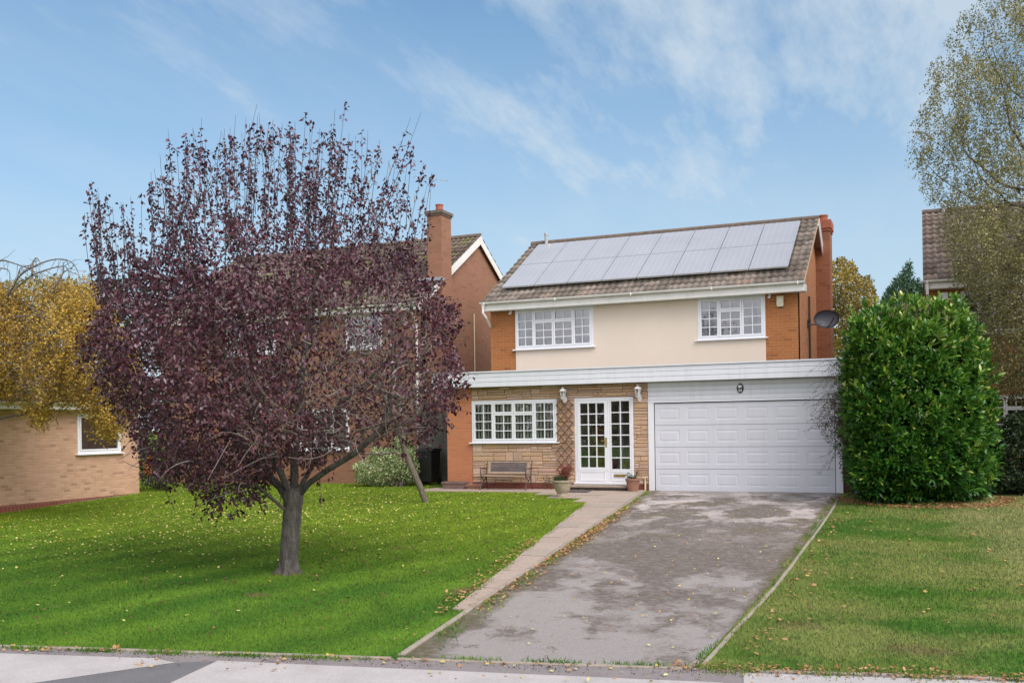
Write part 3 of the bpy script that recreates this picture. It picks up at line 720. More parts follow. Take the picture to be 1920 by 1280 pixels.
d.box(px0, px1, pz1 - .014, pz1, .004, .014, fr); d.box(px0, px1, pz0, pz0 + .014, .004, .014, fr); d.box(px0, px0 + .014, pz0 + .014, pz1 - .014, .004, .014, fr); d.box(px1 - .014, px1, pz0 + .014, pz1 - .014, .004, .014, fr)
d.build('side_light', M['upvc'], D); g.build('pane', M['glass'], D)
d = MB(); d.box(um - .085, um - .048, v0 + .93, v0 + 1.17, .0185, .030, fr); d.tube([fr(um - .066, v0 + 1.09, .03), fr(um - .066, v0 + 1.09, .062)], .011); d.box(um - .19, um - .055, v0 + 1.078, v0 + 1.104, .056, .070, fr); d.build('door_handle', M['brass'], D)
d = MB(); d.box(um + .13, um + .43, v0 + .185, v0 + .245, .0145, .026, fr); d.box(um + .16, um + .40, v0 + .20, v0 + .23, .026, .031, fr); d.build('letter_box', M['brass'], D)
r = MB(); A = [fr(u0, v0, -.12), fr(u1, v0, -.12), fr(u1, v1, -.12), fr(u0, v1, -.12)]; B = [fr(u0 - .5, v0, -2.2), fr(u1 + .5, v0, -2.2), fr(u1 + .5, v1 + .2, -2.2), fr(u0 - .5, v1 + .2, -2.2)]
r.add(A + B, [(4, 5, 6, 7), (0, 1, 5, 4), (1, 2, 6, 5), (2, 3, 7, 6), (3, 0, 4, 7)]); r.build('hall_behind', M['room'], D)
r = MB(); r.box(u0 + .1, u0 + .5, v0, v0 + 1.5, -1.5, -1.2, fr); r.box(u0 + .62, u0 + .70, v0, v1, -.9, -.85, fr); r.box(um + .35, um + .58, v0 + .02, v0 + .45, -.6, -.3, fr); r.box(um + .3, um + .6, v0 + .45, v0 + .53, -.62, -.25, fr)
r.build('hall_furniture', M['redclay'], D)
r = MB(); n_ = 14; pts = [(um + .18 + .12 * i / n_, -.25 + .03 * math.sin(i * 1.6)) for i in range(n_ + 1)]
r.add([fr(a, v0 + .35, b) for a, b in pts] + [fr(a, v1 - .1, b) for a, b in pts], [(i, i + 1, n_ + 2 + i, n_ + 1 + i) for i in range(n_)]); r.build('curtain', M['curtain'], D)
# doorstep
s = MB(); s.box(-2.16, -.60, -.46, -.026, .085, .135); S = s.build('doorstep', M['stepstone'], H, bevel=.012)
s = MB(); x = -2.11; 
while x < -.66:
    x2 = min(x + random.uniform(.14, .32), -.64); s.box(x, x2 - .008, -.41 + random.uniform(-.01, .01), -.03, -.08, .084); x = x2
s.build('step_riser', M['slate'], S, bevel=.008)
# garage
fg = front(-.0)
g = MB(); g.box(-.148, -.002, -.02, 2.172, -.05, .028, fg); g.box(4.272, 4.43, -.05, 2.172, -.05, .028, fg); g.box(-.148, 4.43, 2.174, 2.225, -.05, .034, fg); g.build('garage_frame', M['upvc'], H, bevel=.004)
g = MB(); boards(g, front(-.002), -.148, 4.43, 2.228, 2.680, 4, .020); g.build('cladding', M['clad'], H)
g = MB(); gw, gh = 4.27, 2.155; nsec = 4; sh = gh / nsec; fgd = front(.012)
NX, NZ = [], []
for s_ in range(nsec):
    z0, z1 = s_ * sh + .004, (s_ + 1) * sh - .004
    zs = [z0, z0 + .115, z0 + .140, z1 - .140, z1 - .115, z1]
    xs = [.016]
    pw = gw / 6
    for c in range(6):
        a = .016 + (gw - .032) * c / 6; b = .016 + (gw - .032) * (c + 1) / 6
        xs += [a + .085, a + .110, b - .110, b - .085]
    xs.append(gw - .016)
    grid = [[fgd(x, zz, 0) for zz in zs] for x in xs]
    base = len(g.v); V = []
    for xi, x in enumerate(xs):
        ci = (xi - 1) // 4; ph = (xi - 1) % 4 if 0 < xi < len(xs) - 1 else -1
        for zi, zz in enumerate(zs):
            dep = 0
            if ph in (1, 2) and zi in (2, 3): dep = .0
            V.append(fgd(x, zz, dep))
    nz_ = len(zs); Fq = [(i * nz_ + j, (i + 1) * nz_ + j, (i + 1) * nz_ + j + 1, i * nz_ + j + 1) for i in range(len(xs) - 1) for j in range(nz_ - 1)
          if not (i % 4 in (1, 2, 3) and 1 <= j <= 3)]
    g.add(V, Fq)
    for c in range(6):                                             # pressed panel: groove, then a raised field
        a = .016 + (gw - .032) * c / 6 + .085; b = .016 + (gw - .032) * (c + 1) / 6 - .085; c0, c1 = z0 + .115, z1 - .115
        rings = [(0, 0), (.018, -.005), (.034, -.0055), (.070, .000)]
        vs = []
        for o_, dz in rings: vs += [fgd(a + o_, c0 + o_, dz), fgd(b - o_, c0 + o_, dz), fgd(b - o_, c1 - o_, dz), fgd(a + o_, c1 - o_, dz)]
        fs = [(r_ * 4 + k, r_ * 4 + (k + 1) % 4, r_ * 4 + 4 + (k + 1) % 4, r_ * 4 + 4 + k) for r_ in range(3) for k in range(4)] + [(12, 13, 14, 15)]
        g.add(vs, fs)
    g.quad([fgd(.016, z1, 0), fgd(gw - .016, z1, 0), fgd(gw - .016, z1, -.03), fgd(.016, z1, -.03)])
GD = g.build('garage_door', M['garage'], H); GD['label'] = 'wide white panelled up-and-over garage door'
g = MB(); g.box(0, gw, -.05, 2.174, -.08, -.03, fgd); g.box(-.001, .013, 0, 2.173, -.03, -.002, fgd); g.box(gw - .013, gw + .001, 0, 2.173, -.03, -.002, fgd); g.box(.013, gw - .013, gh + .001, 2.173, -.03, -.002, fgd)
g.build('door_gap_shade', M['dark'], H)  # black strips and backing paint the shaded gap round the door
# flat roof over the front, with its boarded fascia
g = MB(); g.box(-6.0, 4.47, -.272, UY - .001, 2.70, 3.062); g.box(-6.0, HX0 - .002, UY, 5.5, 2.70, 3.062); g.box(HX1 + .002, 4.47, UY, 6.5, 2.70, 3.062); g.build('flat_roof', M['flatroof'], H)
g = MB(); boards(g, front(-.28), -6.02, 4.49, 2.684, 3.058, 3, .022); g.box(-6.04, 4.51, -.33, -.05, 3.060, 3.092)
g.box(-6.021, -6.004, -.279, 5.5, 2.684, 3.058); g.box(4.474, 4.492, -.279, 6.5, 2.684, 3.058); g.box(-6.0, 4.47, -.279, -.03, 2.686, 2.699)
g.build('flat_roof_fascia', M['clad'], H)
# pitched roof
VX0, VX1 = -5.19, 3.50
fl = Fr((VX0, GY - .03, GZ - .02), (1, 0, 0), (0, math.cos(ANG), math.sin(ANG)), (0, -math.sin(ANG), math.cos(ANG)))
slope = (RYm - GY + .03) / math.cos(ANG)
g = MB(); g.box(VX0 + .03, VX1 - .03, 0, slope, -.06, -.012, Fr((0, *fl.o[1:]), fl.u, fl.v, fl.n)); 
fb = Fr((0, 2 * RYm - GY + .03, GZ - .02), (1, 0, 0), (0, -math.cos(ANG), math.sin(ANG)), (0, math.sin(ANG), math.cos(ANG)))
g.box(VX0 + .03, VX1 - .03, 0, slope, -.06, -.012, fb); g.build('roof_deck', M['undercloak'], H)
RF = tiles(H, fl, VX1 - VX0, slope, M['tile'])
tiles(RF, Fr((VX1, fb.o[1], fb.o[2]), (-1, 0, 0), fb.v, fb.n), VX1 - VX0, slope, M['tile'], name='roof_back')
ridge(RF, (VX0, RYm, RZ + .03), (VX1, RYm, RZ + .03))
for sx, a, b in ((1, VX1 - .03, VX1 + .012), (-1, VX0 - .012, VX0 + .03)):
    g = MB(); g.box(a, b, 0, slope, -.05, .001, Fr((0, *fl.o[1:]), fl.u, fl.v, fl.n)); g.build('verge_mortar', M['undercloak'], H)
g = MB(); g.box(VX0 - .01, VX0 + .02, .0, slope - .02, -.24, -.062, fb); g.build('barge_board', M['upvc'], H)
g = MB(); g.box(VX1 - .02, VX1 + .01, .0, slope - .02, -.24, -.062, fb)
g.box(VX1 - .006, VX1 + .018, .0, slope - .02, -.055, .03, fb)
g.build('barge_board', M['upvc'], H)
# eaves: fascia box, soffit, gutter
g = MB(); g.box(VX0 + .06, VX1 + .005, GY + .02, GY + .045, 4.862, 5.06); g.box(VX0 + .06, VX1 + .005, GY + .046, UY - .02, 4.875, 4.895); g.box(VX1 - .03, VX1 + .005, GY + .046, UY + .1, 4.896, 5.06); g.box(VX0 + .06, VX0 + .09, GY + .046, UY + .1, 4.896, 5.06)
g.box(HX1 + .001, VX1 - .031, UY - .019, UY + .1, 4.875, 4.895)
g.build('eaves_fascia', M['gutter'], H)
gutter(H, front(GY - .045, 0, GZ - .01), VX0 - .03, VX1 + .02)
g = MB(); xg = VX0 + .06; g.tube([(xg, GY - .045, GZ - .07), (xg, GY - .045, GZ - .30), (xg + .05, GY + .05, GZ - .42), (xg + .02, UY - .05, GZ - .62), (xg + .0, UY + .25, GZ - .72)], .034, 8); g.tube([(xg - .0, GY - .045, GZ - .05), (xg - .0, GY - .045, GZ - .16)], .042, 8); g.build('downpipe', M['gutter'], H)
g = MB(); g.tube([(HX1 + .05, 3.72, 3.06), (HX1 + .05, 3.72, 5.02)], .028, 8); g.tube([(HX1 + .05, 3.72, 4.25), (HX1 + .05, 3.72, 4.40)], .036, 8); g.build('soil_pipe', M['iron'], H)
for xx in (-4.47, 2.60):
    g = MB(); g.box(xx, xx + .045, UY - .12, UY - .06, 4.80, 4.874); g.box(xx - .02, xx + .04, UY - .16, UY - .10, 4.765, 4.80); g.build('soffit_sensor', M['upvc'], H)
# chimney
CH = MB(); cy0, cy1 = 6.08, 6.85; cxa, cxb = HX1 - .25, 3.70; CH.box(cxa, cxb, cy0, cy1, 0, 7.18)
ch = CH.build('chimney', M['brick_chim'], H)
c = MB(); c.box(cxa - .02, cxb + .025, cy0 - .025, cy1 + .025, 7.18, 7.255); c.box(cxa - .045, cxb + .05, cy0 - .05, cy1 + .05, 7.255, 7.50); c.build('chimney_cap', M['redclay'], ch, bevel=.006)
c = MB(); c.lathe([(.13, 0), (.125, .05), (.12, .16), (.135, .17), (.135, .21), (.10, .21), (.10, .0)], (3.50, 6.46, 7.50), 20); c.build('chimney_pot', M['redclay'], ch, smooth=False)
# flue pipe through the ridge
V = thing('flue_pipe', 'grey metal flue pipe standing at the near end of the panelled roof ridge', 'flue', (-4.62, 4.86, 7.2))
V['label'] = 'short grey metal flue standing by the ridge of the panelled roof'
c = MB(); c.lathe([(.055, 0), (.055, .36), (.068, .36), (.068, .43), (.05, .43)], (-4.62, 4.86, 7.20), 14); c.build('pipe', M['grey'], V)
c = MB(); c.box(-4.74, -4.50, 4.76, 4.97, 7.215, 7.235); c.build('flashing', M['lead'], V)

# ---- solar panels: two rows of eight
def roofpt(x, s, h): return fl(x - VX0, s, h)
PWx, PL = .962, 1.68; PX0 = -4.765; S0 = (1.715 - fl.o[1]) / math.cos(ANG)
def solar():
    loc = roofpt(0, 0, 0)
    o = bpy.data.objects.new('solar_panel', None); COL.objects.link(o); ORG[o] = Vector((0, 0, 0))
    c = MB(); c.box(.012, PWx - .012, .012, PL - .012, .0, .034); p = c.build('cells', M['panel'], o)
    c = MB(); c.box(0, PWx, 0, .012, -.004, .038); c.box(0, PWx, PL - .012, PL, -.004, .038); c.box(0, .012, .012, PL - .012, -.004, .038); c.box(PWx - .012, PWx, .012, PL - .012, -.004, .038); c.build('frame', M['alu'], o)
    return o
sp0 = solar(); ords = ['first', 'second', 'third', 'fourth', 'fifth', 'sixth', 'seventh', 'eighth']
rot = Matrix((fl.u, fl.v, fl.n)).transposed().to_4x4()
first = True
for row in range(2):
    for k in range(8):
        if first: o = sp0; first = False
        else:
            o = sp0.copy(); COL.objects.link(o)
            for chd in sp0.children:
                q_ = chd.copy(); COL.objects.link(q_); q_.parent = o
        p = roofpt(PX0 + k * (PWx + .0185), S0 + row * (PL + .014), .135)
        o.matrix_world = Matrix.Translation(p) @ rot
        tag(o, f'grey solar panel in the {"upper" if row else "lower"} row on the roof, {ords[k]} from the flue end', 'solar panel', 'solar panels on the house roof')
c = MB()
for row in range(2):
    for f_ in (.25, .75): 
        s_ = S0 + row * (PL + .008) + PL * f_; c.box(PX0 - .05 - VX0, PX0 + 8 * PWx + .09 - VX0, s_ - .02, s_ + .02, .058, .118, fl)
c.build('panel_rail', M['iron'], H)
# ================================================================== FITTINGS ON THE HOUSE
def lantern(x, z, label):
    L = thing('wall_lantern', label, 'wall lamp', (x, -.02, z), 'white coach lanterns beside the front door')
    y = -.17; c = MB(); c.lathe([(.012, .215), (.016, .19), (.03, .175), (.10, .115), (.105, .105), (.085, .10)], (x, y, z), 6); c.build('lamp_cap', M['white_metal'], L)
    c = MB(); c.lathe([(.070, .10), (.045, -.08)], (x, y, z), 6); c.build('lamp_glass', M['lampglass'], L)
    c = MB()
    for k in range(6):
        a = 2 * math.pi * k / 6; c.tube([(x + .075 * math.cos(a), y + .075 * math.sin(a), z + .10), (x + .048 * math.cos(a), y + .048 * math.sin(a), z - .08)], .007, 5)
    c.lathe([(.055, -.08), (.055, -.095), (.02, -.11), (.012, -.13)], (x, y, z), 6); c.lathe([(.016, .02), (.02, 0), (.02, -.06), (.01, -.07)], (x, y, z), 8); c.build('lamp_cage', M['white_metal'], L)
    c = MB(); c.tube([(x, y, z - .12), (x, y + .02, z - .16), (x + .01, y + .07, z - .17), (x + .01, y + .12, z - .13), (x + .01, -.03, z - .11)], .013, 7); c.lathe([(.05, 0), (.05, .012), (.03, .02)], (x + .01, -.005, z - .12), 14, (0, -1, 0), (1, 0, 0)); c.box(x - .03, x + .05, -.028, -.008, z - .2, z - .03); c.build('bracket', M['white_metal'], L)
lantern(-2.33, 2.42, 'white coach lantern above the trellis between window and front door')
lantern(-.36, 2.42, 'white coach lantern between front door and garage')
# house number plaque
c = MB(); N_ = 28; el = lambda rx, rz, y: [(2.12 + rx * math.cos(2 * math.pi * k / N_), y, 2.475 + rz * math.sin(2 * math.pi * k / N_)) for k in range(N_)]
def oval(rx, rz, y0, y1):
    m = MB(); vs = el(rx, rz, y0) + el(rx * .93, rz * .95, y1); m.add(vs, [(k, (k + 1) % N_, N_ + (k + 1) % N_, N_ + k) for k in range(N_)] + [tuple(range(N_, 2 * N_))]); return m
PQ = thing('house_number_plaque', 'small dark oval number plaque on the white boards above the garage door', 'plaque', (2.12, -.03, 2.475))
oval(.085, .120, -.022, -.044).build('plate', M['iron'], PQ)
m = MB(); vs = [(2.12 + x, -.047, 2.475 + z) for x, z in ((-.045, .02), (-.052, .05), (-.03, .085), (-.005, .070), (.02, .078), (.045, .06), (.04, .02), (.01, .008), (-.02, .008))]; m.quad(vs); m.build('emblem', M['upvc'], PQ)
def numtext(body, x, z, size, mat, parent, name):
    cu = bpy.data.curves.new(name, 'FONT'); cu.body = body; cu.size = size; cu.align_x = 'CENTER'; cu.extrude = .001; cu.offset = .0015
    o = bpy.data.objects.new(name, cu); COL.objects.link(o); cu.materials.append(mat); o.parent = parent
    bpy.context.view_layer.update(); me = bpy.data.meshes.new_from_object(o.evaluated_get(bpy.context.evaluated_depsgraph_get())); bpy.data.objects.remove(o); me.name = name
    me.transform(Matrix.Translation((x, -.047, z)) @ Matrix.Rotation(math.pi / 2, 4, 'X')); me.materials.clear(); return link_mesh(name, me, mat, parent)
numtext('24', 2.12, 2.395, .085, M['upvc'], PQ, 'number')
# burglar alarm
AL = thing('alarm_box', 'cream alarm box on the orange brick beside the upstairs window', 'alarm box', (2.87, UY, 4.68))
c = MB(); c.prism([(-.085, -.10), (-.07, -.135), (.07, -.135), (.085, -.10), (.085, .135), (-.085, .135)], 0.002, .075, front(UY, 2.87, 4.68)); c.build('cover', M['cream'], AL, bevel=.008)
c = MB(); c.box(-.035, .035, .02, .045, .0755, .078, front(UY, 2.87, 4.68)); c.build('badge', M['alu'], AL)
c = MB(); c.box(-.06, .06, -.15, -.136, .0, .05, front(UY, 2.87, 4.68)); c.build('base', M['iron'], AL)
# satellite dish on the gable
DS = thing('satellite_dish', 'dark oval satellite dish on an arm at the gable wall', 'satellite dish', (HX1, 3.62, 4.3))
dc = Vector(vol_point(1550, 597, 26.3)); aim = (Vector(CAM) - dc).normalized(); aim = (aim + Vector((.12, 0, .28))).normalized()
ux = aim.cross(Vector((0, 0, 1))).normalized(); uz = ux.cross(aim).normalized(); vs = []; K = 30; rr = [0, .25, .5, .75, 1.0]
c = MB(); vs = []
for side in (0, .012):
    for r_ in rr:
        for k in range(K):
            a = 2 * math.pi * k / K; px, pz = math.cos(a) * r_ * .335, math.sin(a) * r_ * (.235 if math.sin(a) > 0 else .265)
            vs.append(dc + ux * px + uz * pz - aim * ((1 - r_ * r_) * .075 + side))
fs = []
for s_ in (0, 1):
    for i in range(len(rr) - 1):
        for k in range(K):
            b = s_ * len(rr) * K; q4 = (b + i * K + k, b + i * K + (k + 1) % K, b + (i + 1) * K + (k + 1) % K, b + (i + 1) * K + k); fs.append(q4 if s_ else q4[::-1])
e0 = (len(rr) - 1) * K; e1 = e0 + len(rr) * K; fs += [(e0 + k, e0 + (k + 1) % K, e1 + (k + 1) % K, e1 + k) for k in range(K)]
c.add(vs, fs); c.build('reflector', M['dish'], DS, smooth=True)
c = MB(); bot = dc - uz * .26 - aim * .02; tip = dc + aim * .34 - uz * .06 - ux * .16; c.tube([bot, bot + aim * .18 + uz * .03 - ux * .05, tip], .014, 7); c.tube([tip, tip - aim * .10 + uz * .02], [.03, .024], 10); c.build('receiver_arm', M['iron'], DS)
c = MB(); hub = dc - aim * .10 - uz * .12; wl = Vector((HX1, 3.66, hub.z - .02)); c.tube([wl, wl + (hub - wl) * .75, hub], .02, 8); c.box(HX1 + .001, HX1 + .02, 3.58, 3.72, hub.z - .12, hub.z + .10); c.tube([hub + aim * .03, hub - aim * .04], .045, 10); c.build('wall_bracket', M['iron'], DS)
# trellis
TR = MB(); x0, x1, z0, z1 = -2.56, -2.10, .50, 2.28; cw = .21; chh = .235; t_ = .011
def lath(xa, za, xb, zb, y):
    a = Vector((xa, y, za)); b = Vector((xb, y, zb)); d_ = (b - a).normalized(); nn = Vector((-d_.z, 0, d_.x)) * t_
    TR.add([a - nn, b - nn, b + nn, a + nn, *[v + Vector((0, .012, 0)) for v in (a - nn, b - nn, b + nn, a + nn)]], [(0, 1, 2, 3), (7, 6, 5, 4), (0, 4, 5, 1), (1, 5, 6, 2), (2, 6, 7, 3), (3, 7, 4, 0)])
for i in range(-3, 10):
    za = z0 + i * chh; xa = x0; zb = za + (x1 - x0) * 1.12; xb = x1
    A_, B_ = Vector((xa, 0, za)), Vector((xb, 0, zb))
    if za < z0: k_ = (z0 - za) / (zb - za); A_ = A_.lerp(B_, k_)
    if zb > z1: k_ = (z1 - za) / (zb - za); B_ = Vector((xa, 0, za)).lerp(Vector((xb, 0, zb)), k_)
    if A_.z < z1 and B_.z > z0 + .02 and B_.x - A_.x > .04: lath(A_.x, A_.z, B_.x, B_.z, -.075)
    if i % 2 == 0 or True:
        C_, D_ = Vector((xa, 0, zb)), Vector((xb, 0, za)); a0, b0 = C_.copy(), D_.copy()
        if zb > z1: C_ = a0.lerp(b0, (zb - z1) / (zb - za))
        if za < z0: D_ = a0.lerp(b0, (zb - z0) / (zb - za))
        if C_.z > z0 + .05 and D_.z < z1 and D_.x - C_.x > .04: lath(C_.x, C_.z, D_.x, D_.z, -.060)
tag(TR.build('trellis', M['trellis']), 'brown diamond wooden trellis on the stone wall beside the front door', 'trellis')

# ================================================================== BENCH, POTS
BN = thing('garden_bench', 'small cast iron bench with wooden rails and lattice back below the window', 'bench', (-3.85, -.45, 0))
bx0, bx1 = -4.46, -3.20
c = MB(); c.box(bx0 + .02, bx1 - .02, -.62, -.55, .355, .378); c.box(bx0 + .02, bx1 - .02, -.535, -.465, .358, .381); c.box(bx0 + .02, bx1 - .02, -.45, -.38, .356, .379); c.box(bx0 + .02, bx1 - .02, -.365, -.30, .352, .375); c.build('seat', M['benchwood'], BN, bevel=.005)
bk_ = Fr((0, -.27, .39), (1, 0, 0), Vector((0, .22, 1)).normalized(), Vector((0, -1, .22)).normalized())
c = MB(); c.box(bx0 + .05, bx1 - .05, .02, .075, 0, .022, bk_); c.box(bx0 + .05, bx1 - .05, .315, .345, 0, .022, bk_); c.box(bx0 + .05, bx0 + .12, .075, .315, 0, .022, bk_); c.box(bx1 - .12, bx1 - .05, .075, .315, 0, .022, bk_); BR = c.build('backrest', M['benchwood'], BN)
c = MB(); a, b = bx0 + .12, bx1 - .12; n_ = 22
for i in range(n_):
    u_ = a + (b - a) * i / n_; w_ = (b - a) / n_
    for k in range(4):
        v_ = .075 + .24 * k / 4; h_ = .24 / 4
        for (p, q_) in (((u_, v_), (u_ + w_, v_ + h_)), ((u_ + w_, v_), (u_, v_ + h_))):
            d_ = Vector((q_[0] - p[0], q_[1] - p[1])).normalized() * .007; e_ = (-d_.y, d_.x)
            c.prism([(p[0] - e_[0], p[1] - e_[1]), (q_[0] - e_[0], q_[1] - e_[1]), (q_[0] + e_[0], q_[1] + e_[1]), (p[0] + e_[0], p[1] + e_[1])], .004, .014, bk_)
c.build('lattice', M['lattice'], BR)
for x in (bx0, bx1):
    c = MB(); z_ = -.01
    c.tube([(x, -.70, z_ + .012), (x, -.655, z_ + .03), (x, -.61, .18), (x, -.585, .35)], [.022, .02, .016, .018], 8)
    c.tube([(x, -.13, z_ + .012), (x, -.20, z_ + .03), (x, -.27, .2), (x, -.29, .36), (x, -.26, .42), (x, -.185, .74)], [.022, .02, .017, .018, .018, .014], 8)
    c.tube([(x, -.64, .345), (x, -.28, .345)], .015, 7); c.tube([(x, -.61, .19), (x, -.45, .15), (x, -.27, .2)], .012, 7)
    c.tube([(x, -.60, .35), (x, -.625, .45), (x, -.61, .52), (x, -.66, .545), (x, -.60, .565), (x, -.40, .55), (x, -.235, .54)], .014, 7)
    c.lathe([(.035, -.006), (.035, .006), (.02, .006), (.02, -.006)], (x, -.43, .25), 12, (1, 0, 0), (0, 1, 0))
    c.tube([(x, -.55, .345), (x, -.50, .27), (x, -.43, .215), (x, -.36, .27), (x, -.33, .345)], .010, 7); c.build('end_frame', M['iron_b'], BN, smooth=True)
for (x0, x1, ya, yb, h, lb) in ((-5.70, -5.06, -.42, -.1, .19, 'long brownish trough at the corner under the salmon brick'), (-4.98, -4.58, -.42, -.16, .13, 'small terracotta trough between the long trough and the bench')):
    t_ = thing('planting_trough', lb, 'planter', ((x0 + x1) / 2, -.25, 0), 'planting troughs by the bench')
    c = MB(); k = .03; pts = [(x0 + k, ya + k, x1 - k, yb - k, -.02), (x0, ya, x1, yb, h - .035)]
    vs = [];
    for (a, b, c_, d_, z_) in ((x0 + k, ya + k, x1 - k, yb - k, -.02), (x0 + .01, ya + .01, x1 - .01, yb - .01, h - .04), (x0 - .012, ya - .012, x1 + .012, yb + .012, h - .04), (x0 - .012, ya - .012, x1 + .012, yb + .012, h), (x0 + .02, ya + .02, x1 - .02, yb - .02, h), (x0 + .02, ya + .02, x1 - .02, yb - .02, h - .03)):
        vs += [(a, b, z_), (c_, b, z_), (c_, d_, z_), (a, d_, z_)]
    c.add(vs, [(r_ * 4 + q_, r_ * 4 + (q_ + 1) % 4, r_ * 4 + 4 + (q_ + 1) % 4, r_ * 4 + 4 + q_) for r_ in range(5) for q_ in range(4)] + [(3, 2, 1, 0)])
    c.build('trough', M['trough' if h > .15 else 'terracotta'], t_)
    c = MB(); c.box(x0 + .021, x1 - .021, ya + .021, yb - .021, h - .05, h - .031); c.build('soil', M['soil'], t_)

def leaves(P, D, L, Wd, fold=.25, droop=0.0, jit=.25):
    """folded leaf blades: P base points, D directions; returns V (4 per leaf), F"""
    n = len(P); D = D / (np.linalg.norm(D, axis=1, keepdims=True) + 1e-9)
    r = RNG.normal(size=(n, 3)); S = np.cross(D, r); S /= np.linalg.norm(S, axis=1, keepdims=True) + 1e-9; N = np.cross(S, D)
    L = (L * (1 + jit * RNG.uniform(-1, 1, n)))[:, None]; w = (Wd * (1 + jit * RNG.uniform(-1, 1, n)))[:, None]
    a = P; m = P + D * L * .48; tip = P + D * L; tip[:, 2] -= (L[:, 0] * droop)
    V = np.stack([a, m - S * w / 2 + N * w * fold, tip, m + S * w / 2 + N * w * fold], 1).reshape(-1, 3)
    b = np.arange(n)[:, None] * 4
    F = np.concatenate([b + np.array([[0, 1, 2]]), b + np.array([[0, 2, 3]])])
    return V, F
def leaf_obj(name, P, D, L, Wd, mat, parent=None, val=None, **kw):
    V, F = leaves(np.asarray(P, float), np.asarray(D, float), L, Wd, **kw)
    v = RNG.random(len(P)) if val is None else val
    return np_mesh(name, V, F, mat, parent, np.repeat(v, 4))
def rand_dir(n, up=0.0, out=None, k=1.0):
    d = RNG.normal(size=(n, 3)); d /= np.linalg.norm(d, axis=1, keepdims=True); d[:, 2] += up
    if out is not None: d = d * k + out
    return d
# urn with red heather
U_ = thing('stone_urn', 'weathered stone urn with red-leaved plant standing at the lawn corner', 'planter', (-1.72, -1.98, -.05))
gz0 = float(gz(-1.72, -1.98)) + .02
c = MB(); c.lathe([(.15, 0), (.155, .05), (.13, .065), (.135, .09), (.17, .16), (.205, .26), (.222, .33), (.245, .345), (.25, .385), (.225, .39), (.21, .36), (.05, .345)], (-1.72, -1.98, gz0), 28); c.build('urn', M['urn'], U_, smooth=False)
n_ = 900; th = RNG.uniform(0, 2 * math.pi, n_); r_ = np.sqrt(RNG.random(n_)) * .17
P = np.stack([-1.76 + r_ * np.cos(th), -1.98 + r_ * np.sin(th), gz0 + .36 + RNG.uniform(0, .10, n_)], 1); leaf_obj('low_foliage', P, rand_dir(n_, 1.4), .06, .008, M['leaf_dark'], U_, val=RNG.uniform(.5, 1, n_))
n_ = 1500; P = []
for k in range(26):
    a = RNG.uniform(0, 2 * math.pi); l_ = RNG.uniform(.15, .42); s_ = RNG.uniform(.2, 1); st = np.array([-1.66, -1.95, gz0 + .37])
    t_ = RNG.uniform(.25, 1, 60)[:, None]; P.append(st + np.array([math.cos(a) * .22 * s_, math.sin(a) * .18 * s_, l_]) * t_ + RNG.normal(0, .018, (60, 3)))
P = np.concatenate(P); leaf_obj('red_foliage', P, rand_dir(len(P), .5), .035, .018, M['leaf_red'], U_)
# tub by the garage
TB = thing('terracotta_tub', 'tapered terracotta tub with sparse plant beside the garage post', 'planter', (-.44, -.42, 0))
c = MB(); c.lathe([(.12, -.01), (.125, .0), (.165, .26), (.17, .28), (.185, .285), (.19, .33), (.165, .335), (.155, .30), (.02, .295)], (-.44, -.44, -.01), 28); c.build('tub', M['terracotta'], TB)
P = []
for k in range(14):
    a = RNG.uniform(0, 2 * math.pi); t_ = RNG.uniform(.1, 1, 16)[:, None]; P.append(np.array([-.44, -.44, .28]) + np.array([math.cos(a) * .15, math.sin(a) * .12, RNG.uniform(.05, .26)]) * t_ + RNG.normal(0, .012, (16, 3)))
P = np.concatenate(P); leaf_obj('foliage', P, rand_dir(len(P), .5), .05, .022, M['leaf_dark'], TB, val=RNG.uniform(.4, 1, len(P)))
c = MB(); c.tube([(-.235, -.06, .02), (-.235, -.06, .235)], .022, 10); c.tube([(-.235, -.06, .235), (-.235, -.06, .31)], .013, 8); c.tube([(-.30, -.05, .325), (-.17, -.05, .325)], .012, 8)
tag(c.build('waste_pipe', M['cream']), 'short pale waste pipe standing at the wall between tub and garage', 'pipe')
DM = MB(); DM.box(-1.98, -1.42, -1.02, -.72, float(gz(-1.7, -.85)) + .022, float(gz(-1.7, -.85)) + .040)
tag(DM.build('doormat', M['mat'], bevel=.005), 'flat dark doormat lying on the slabs before the doorstep', 'doormat')
# small plant by the bench
n_ = 240; P = np.array([-2.78, -.18, .0]) + np.stack([RNG.normal(0, .09, n_), RNG.normal(0, .05, n_), RNG.uniform(.02, .34, n_)], 1); 
pl = thing('small_plant', 'small straggly brown plant against the plinth between bench and urn', 'plant', (-2.78, -.18, 0)); leaf_obj('foliage', P, rand_dir(n_, .6), .04, .016, M['leaf_shrub'], pl)
# gate and bin
GT = thing('timber_gate', 'tall grey weathered boarded gate between the two houses', 'gate', (-6.6, 1.9, 0))
c = MB(); x = -7.55
while x < -5.76:
    w_ = random.uniform(.11, .135); c.box(x, min(x + w_, -5.755) - .007, 1.90 + random.uniform(-.004, .004), 1.93, .05 + random.uniform(-.02, .02), 2.08 + random.uniform(-.01, .01)); x += w_
c.build('boards', M['gatewood'], GT)
c = MB(); c.box(-6.02, -5.90, 1.86, 1.899, .02, 2.16); c.box(-7.62, -7.51, 1.88, 1.97, -.02, 2.2); c.box(-7.5, -6.03, 1.935, 1.97, .3, .4); c.box(-7.5, -6.03, 1.935, 1.97, 1.7, 1.8); c.build('post', M['gatewood'], GT)
BI = thing('wheelie_bin', 'dark wheeled bin standing in front of the grey gate', 'bin', (-6.95, 1.25, 0))
bxc, byc = -7.02, 1.35
c = MB(); vs = []
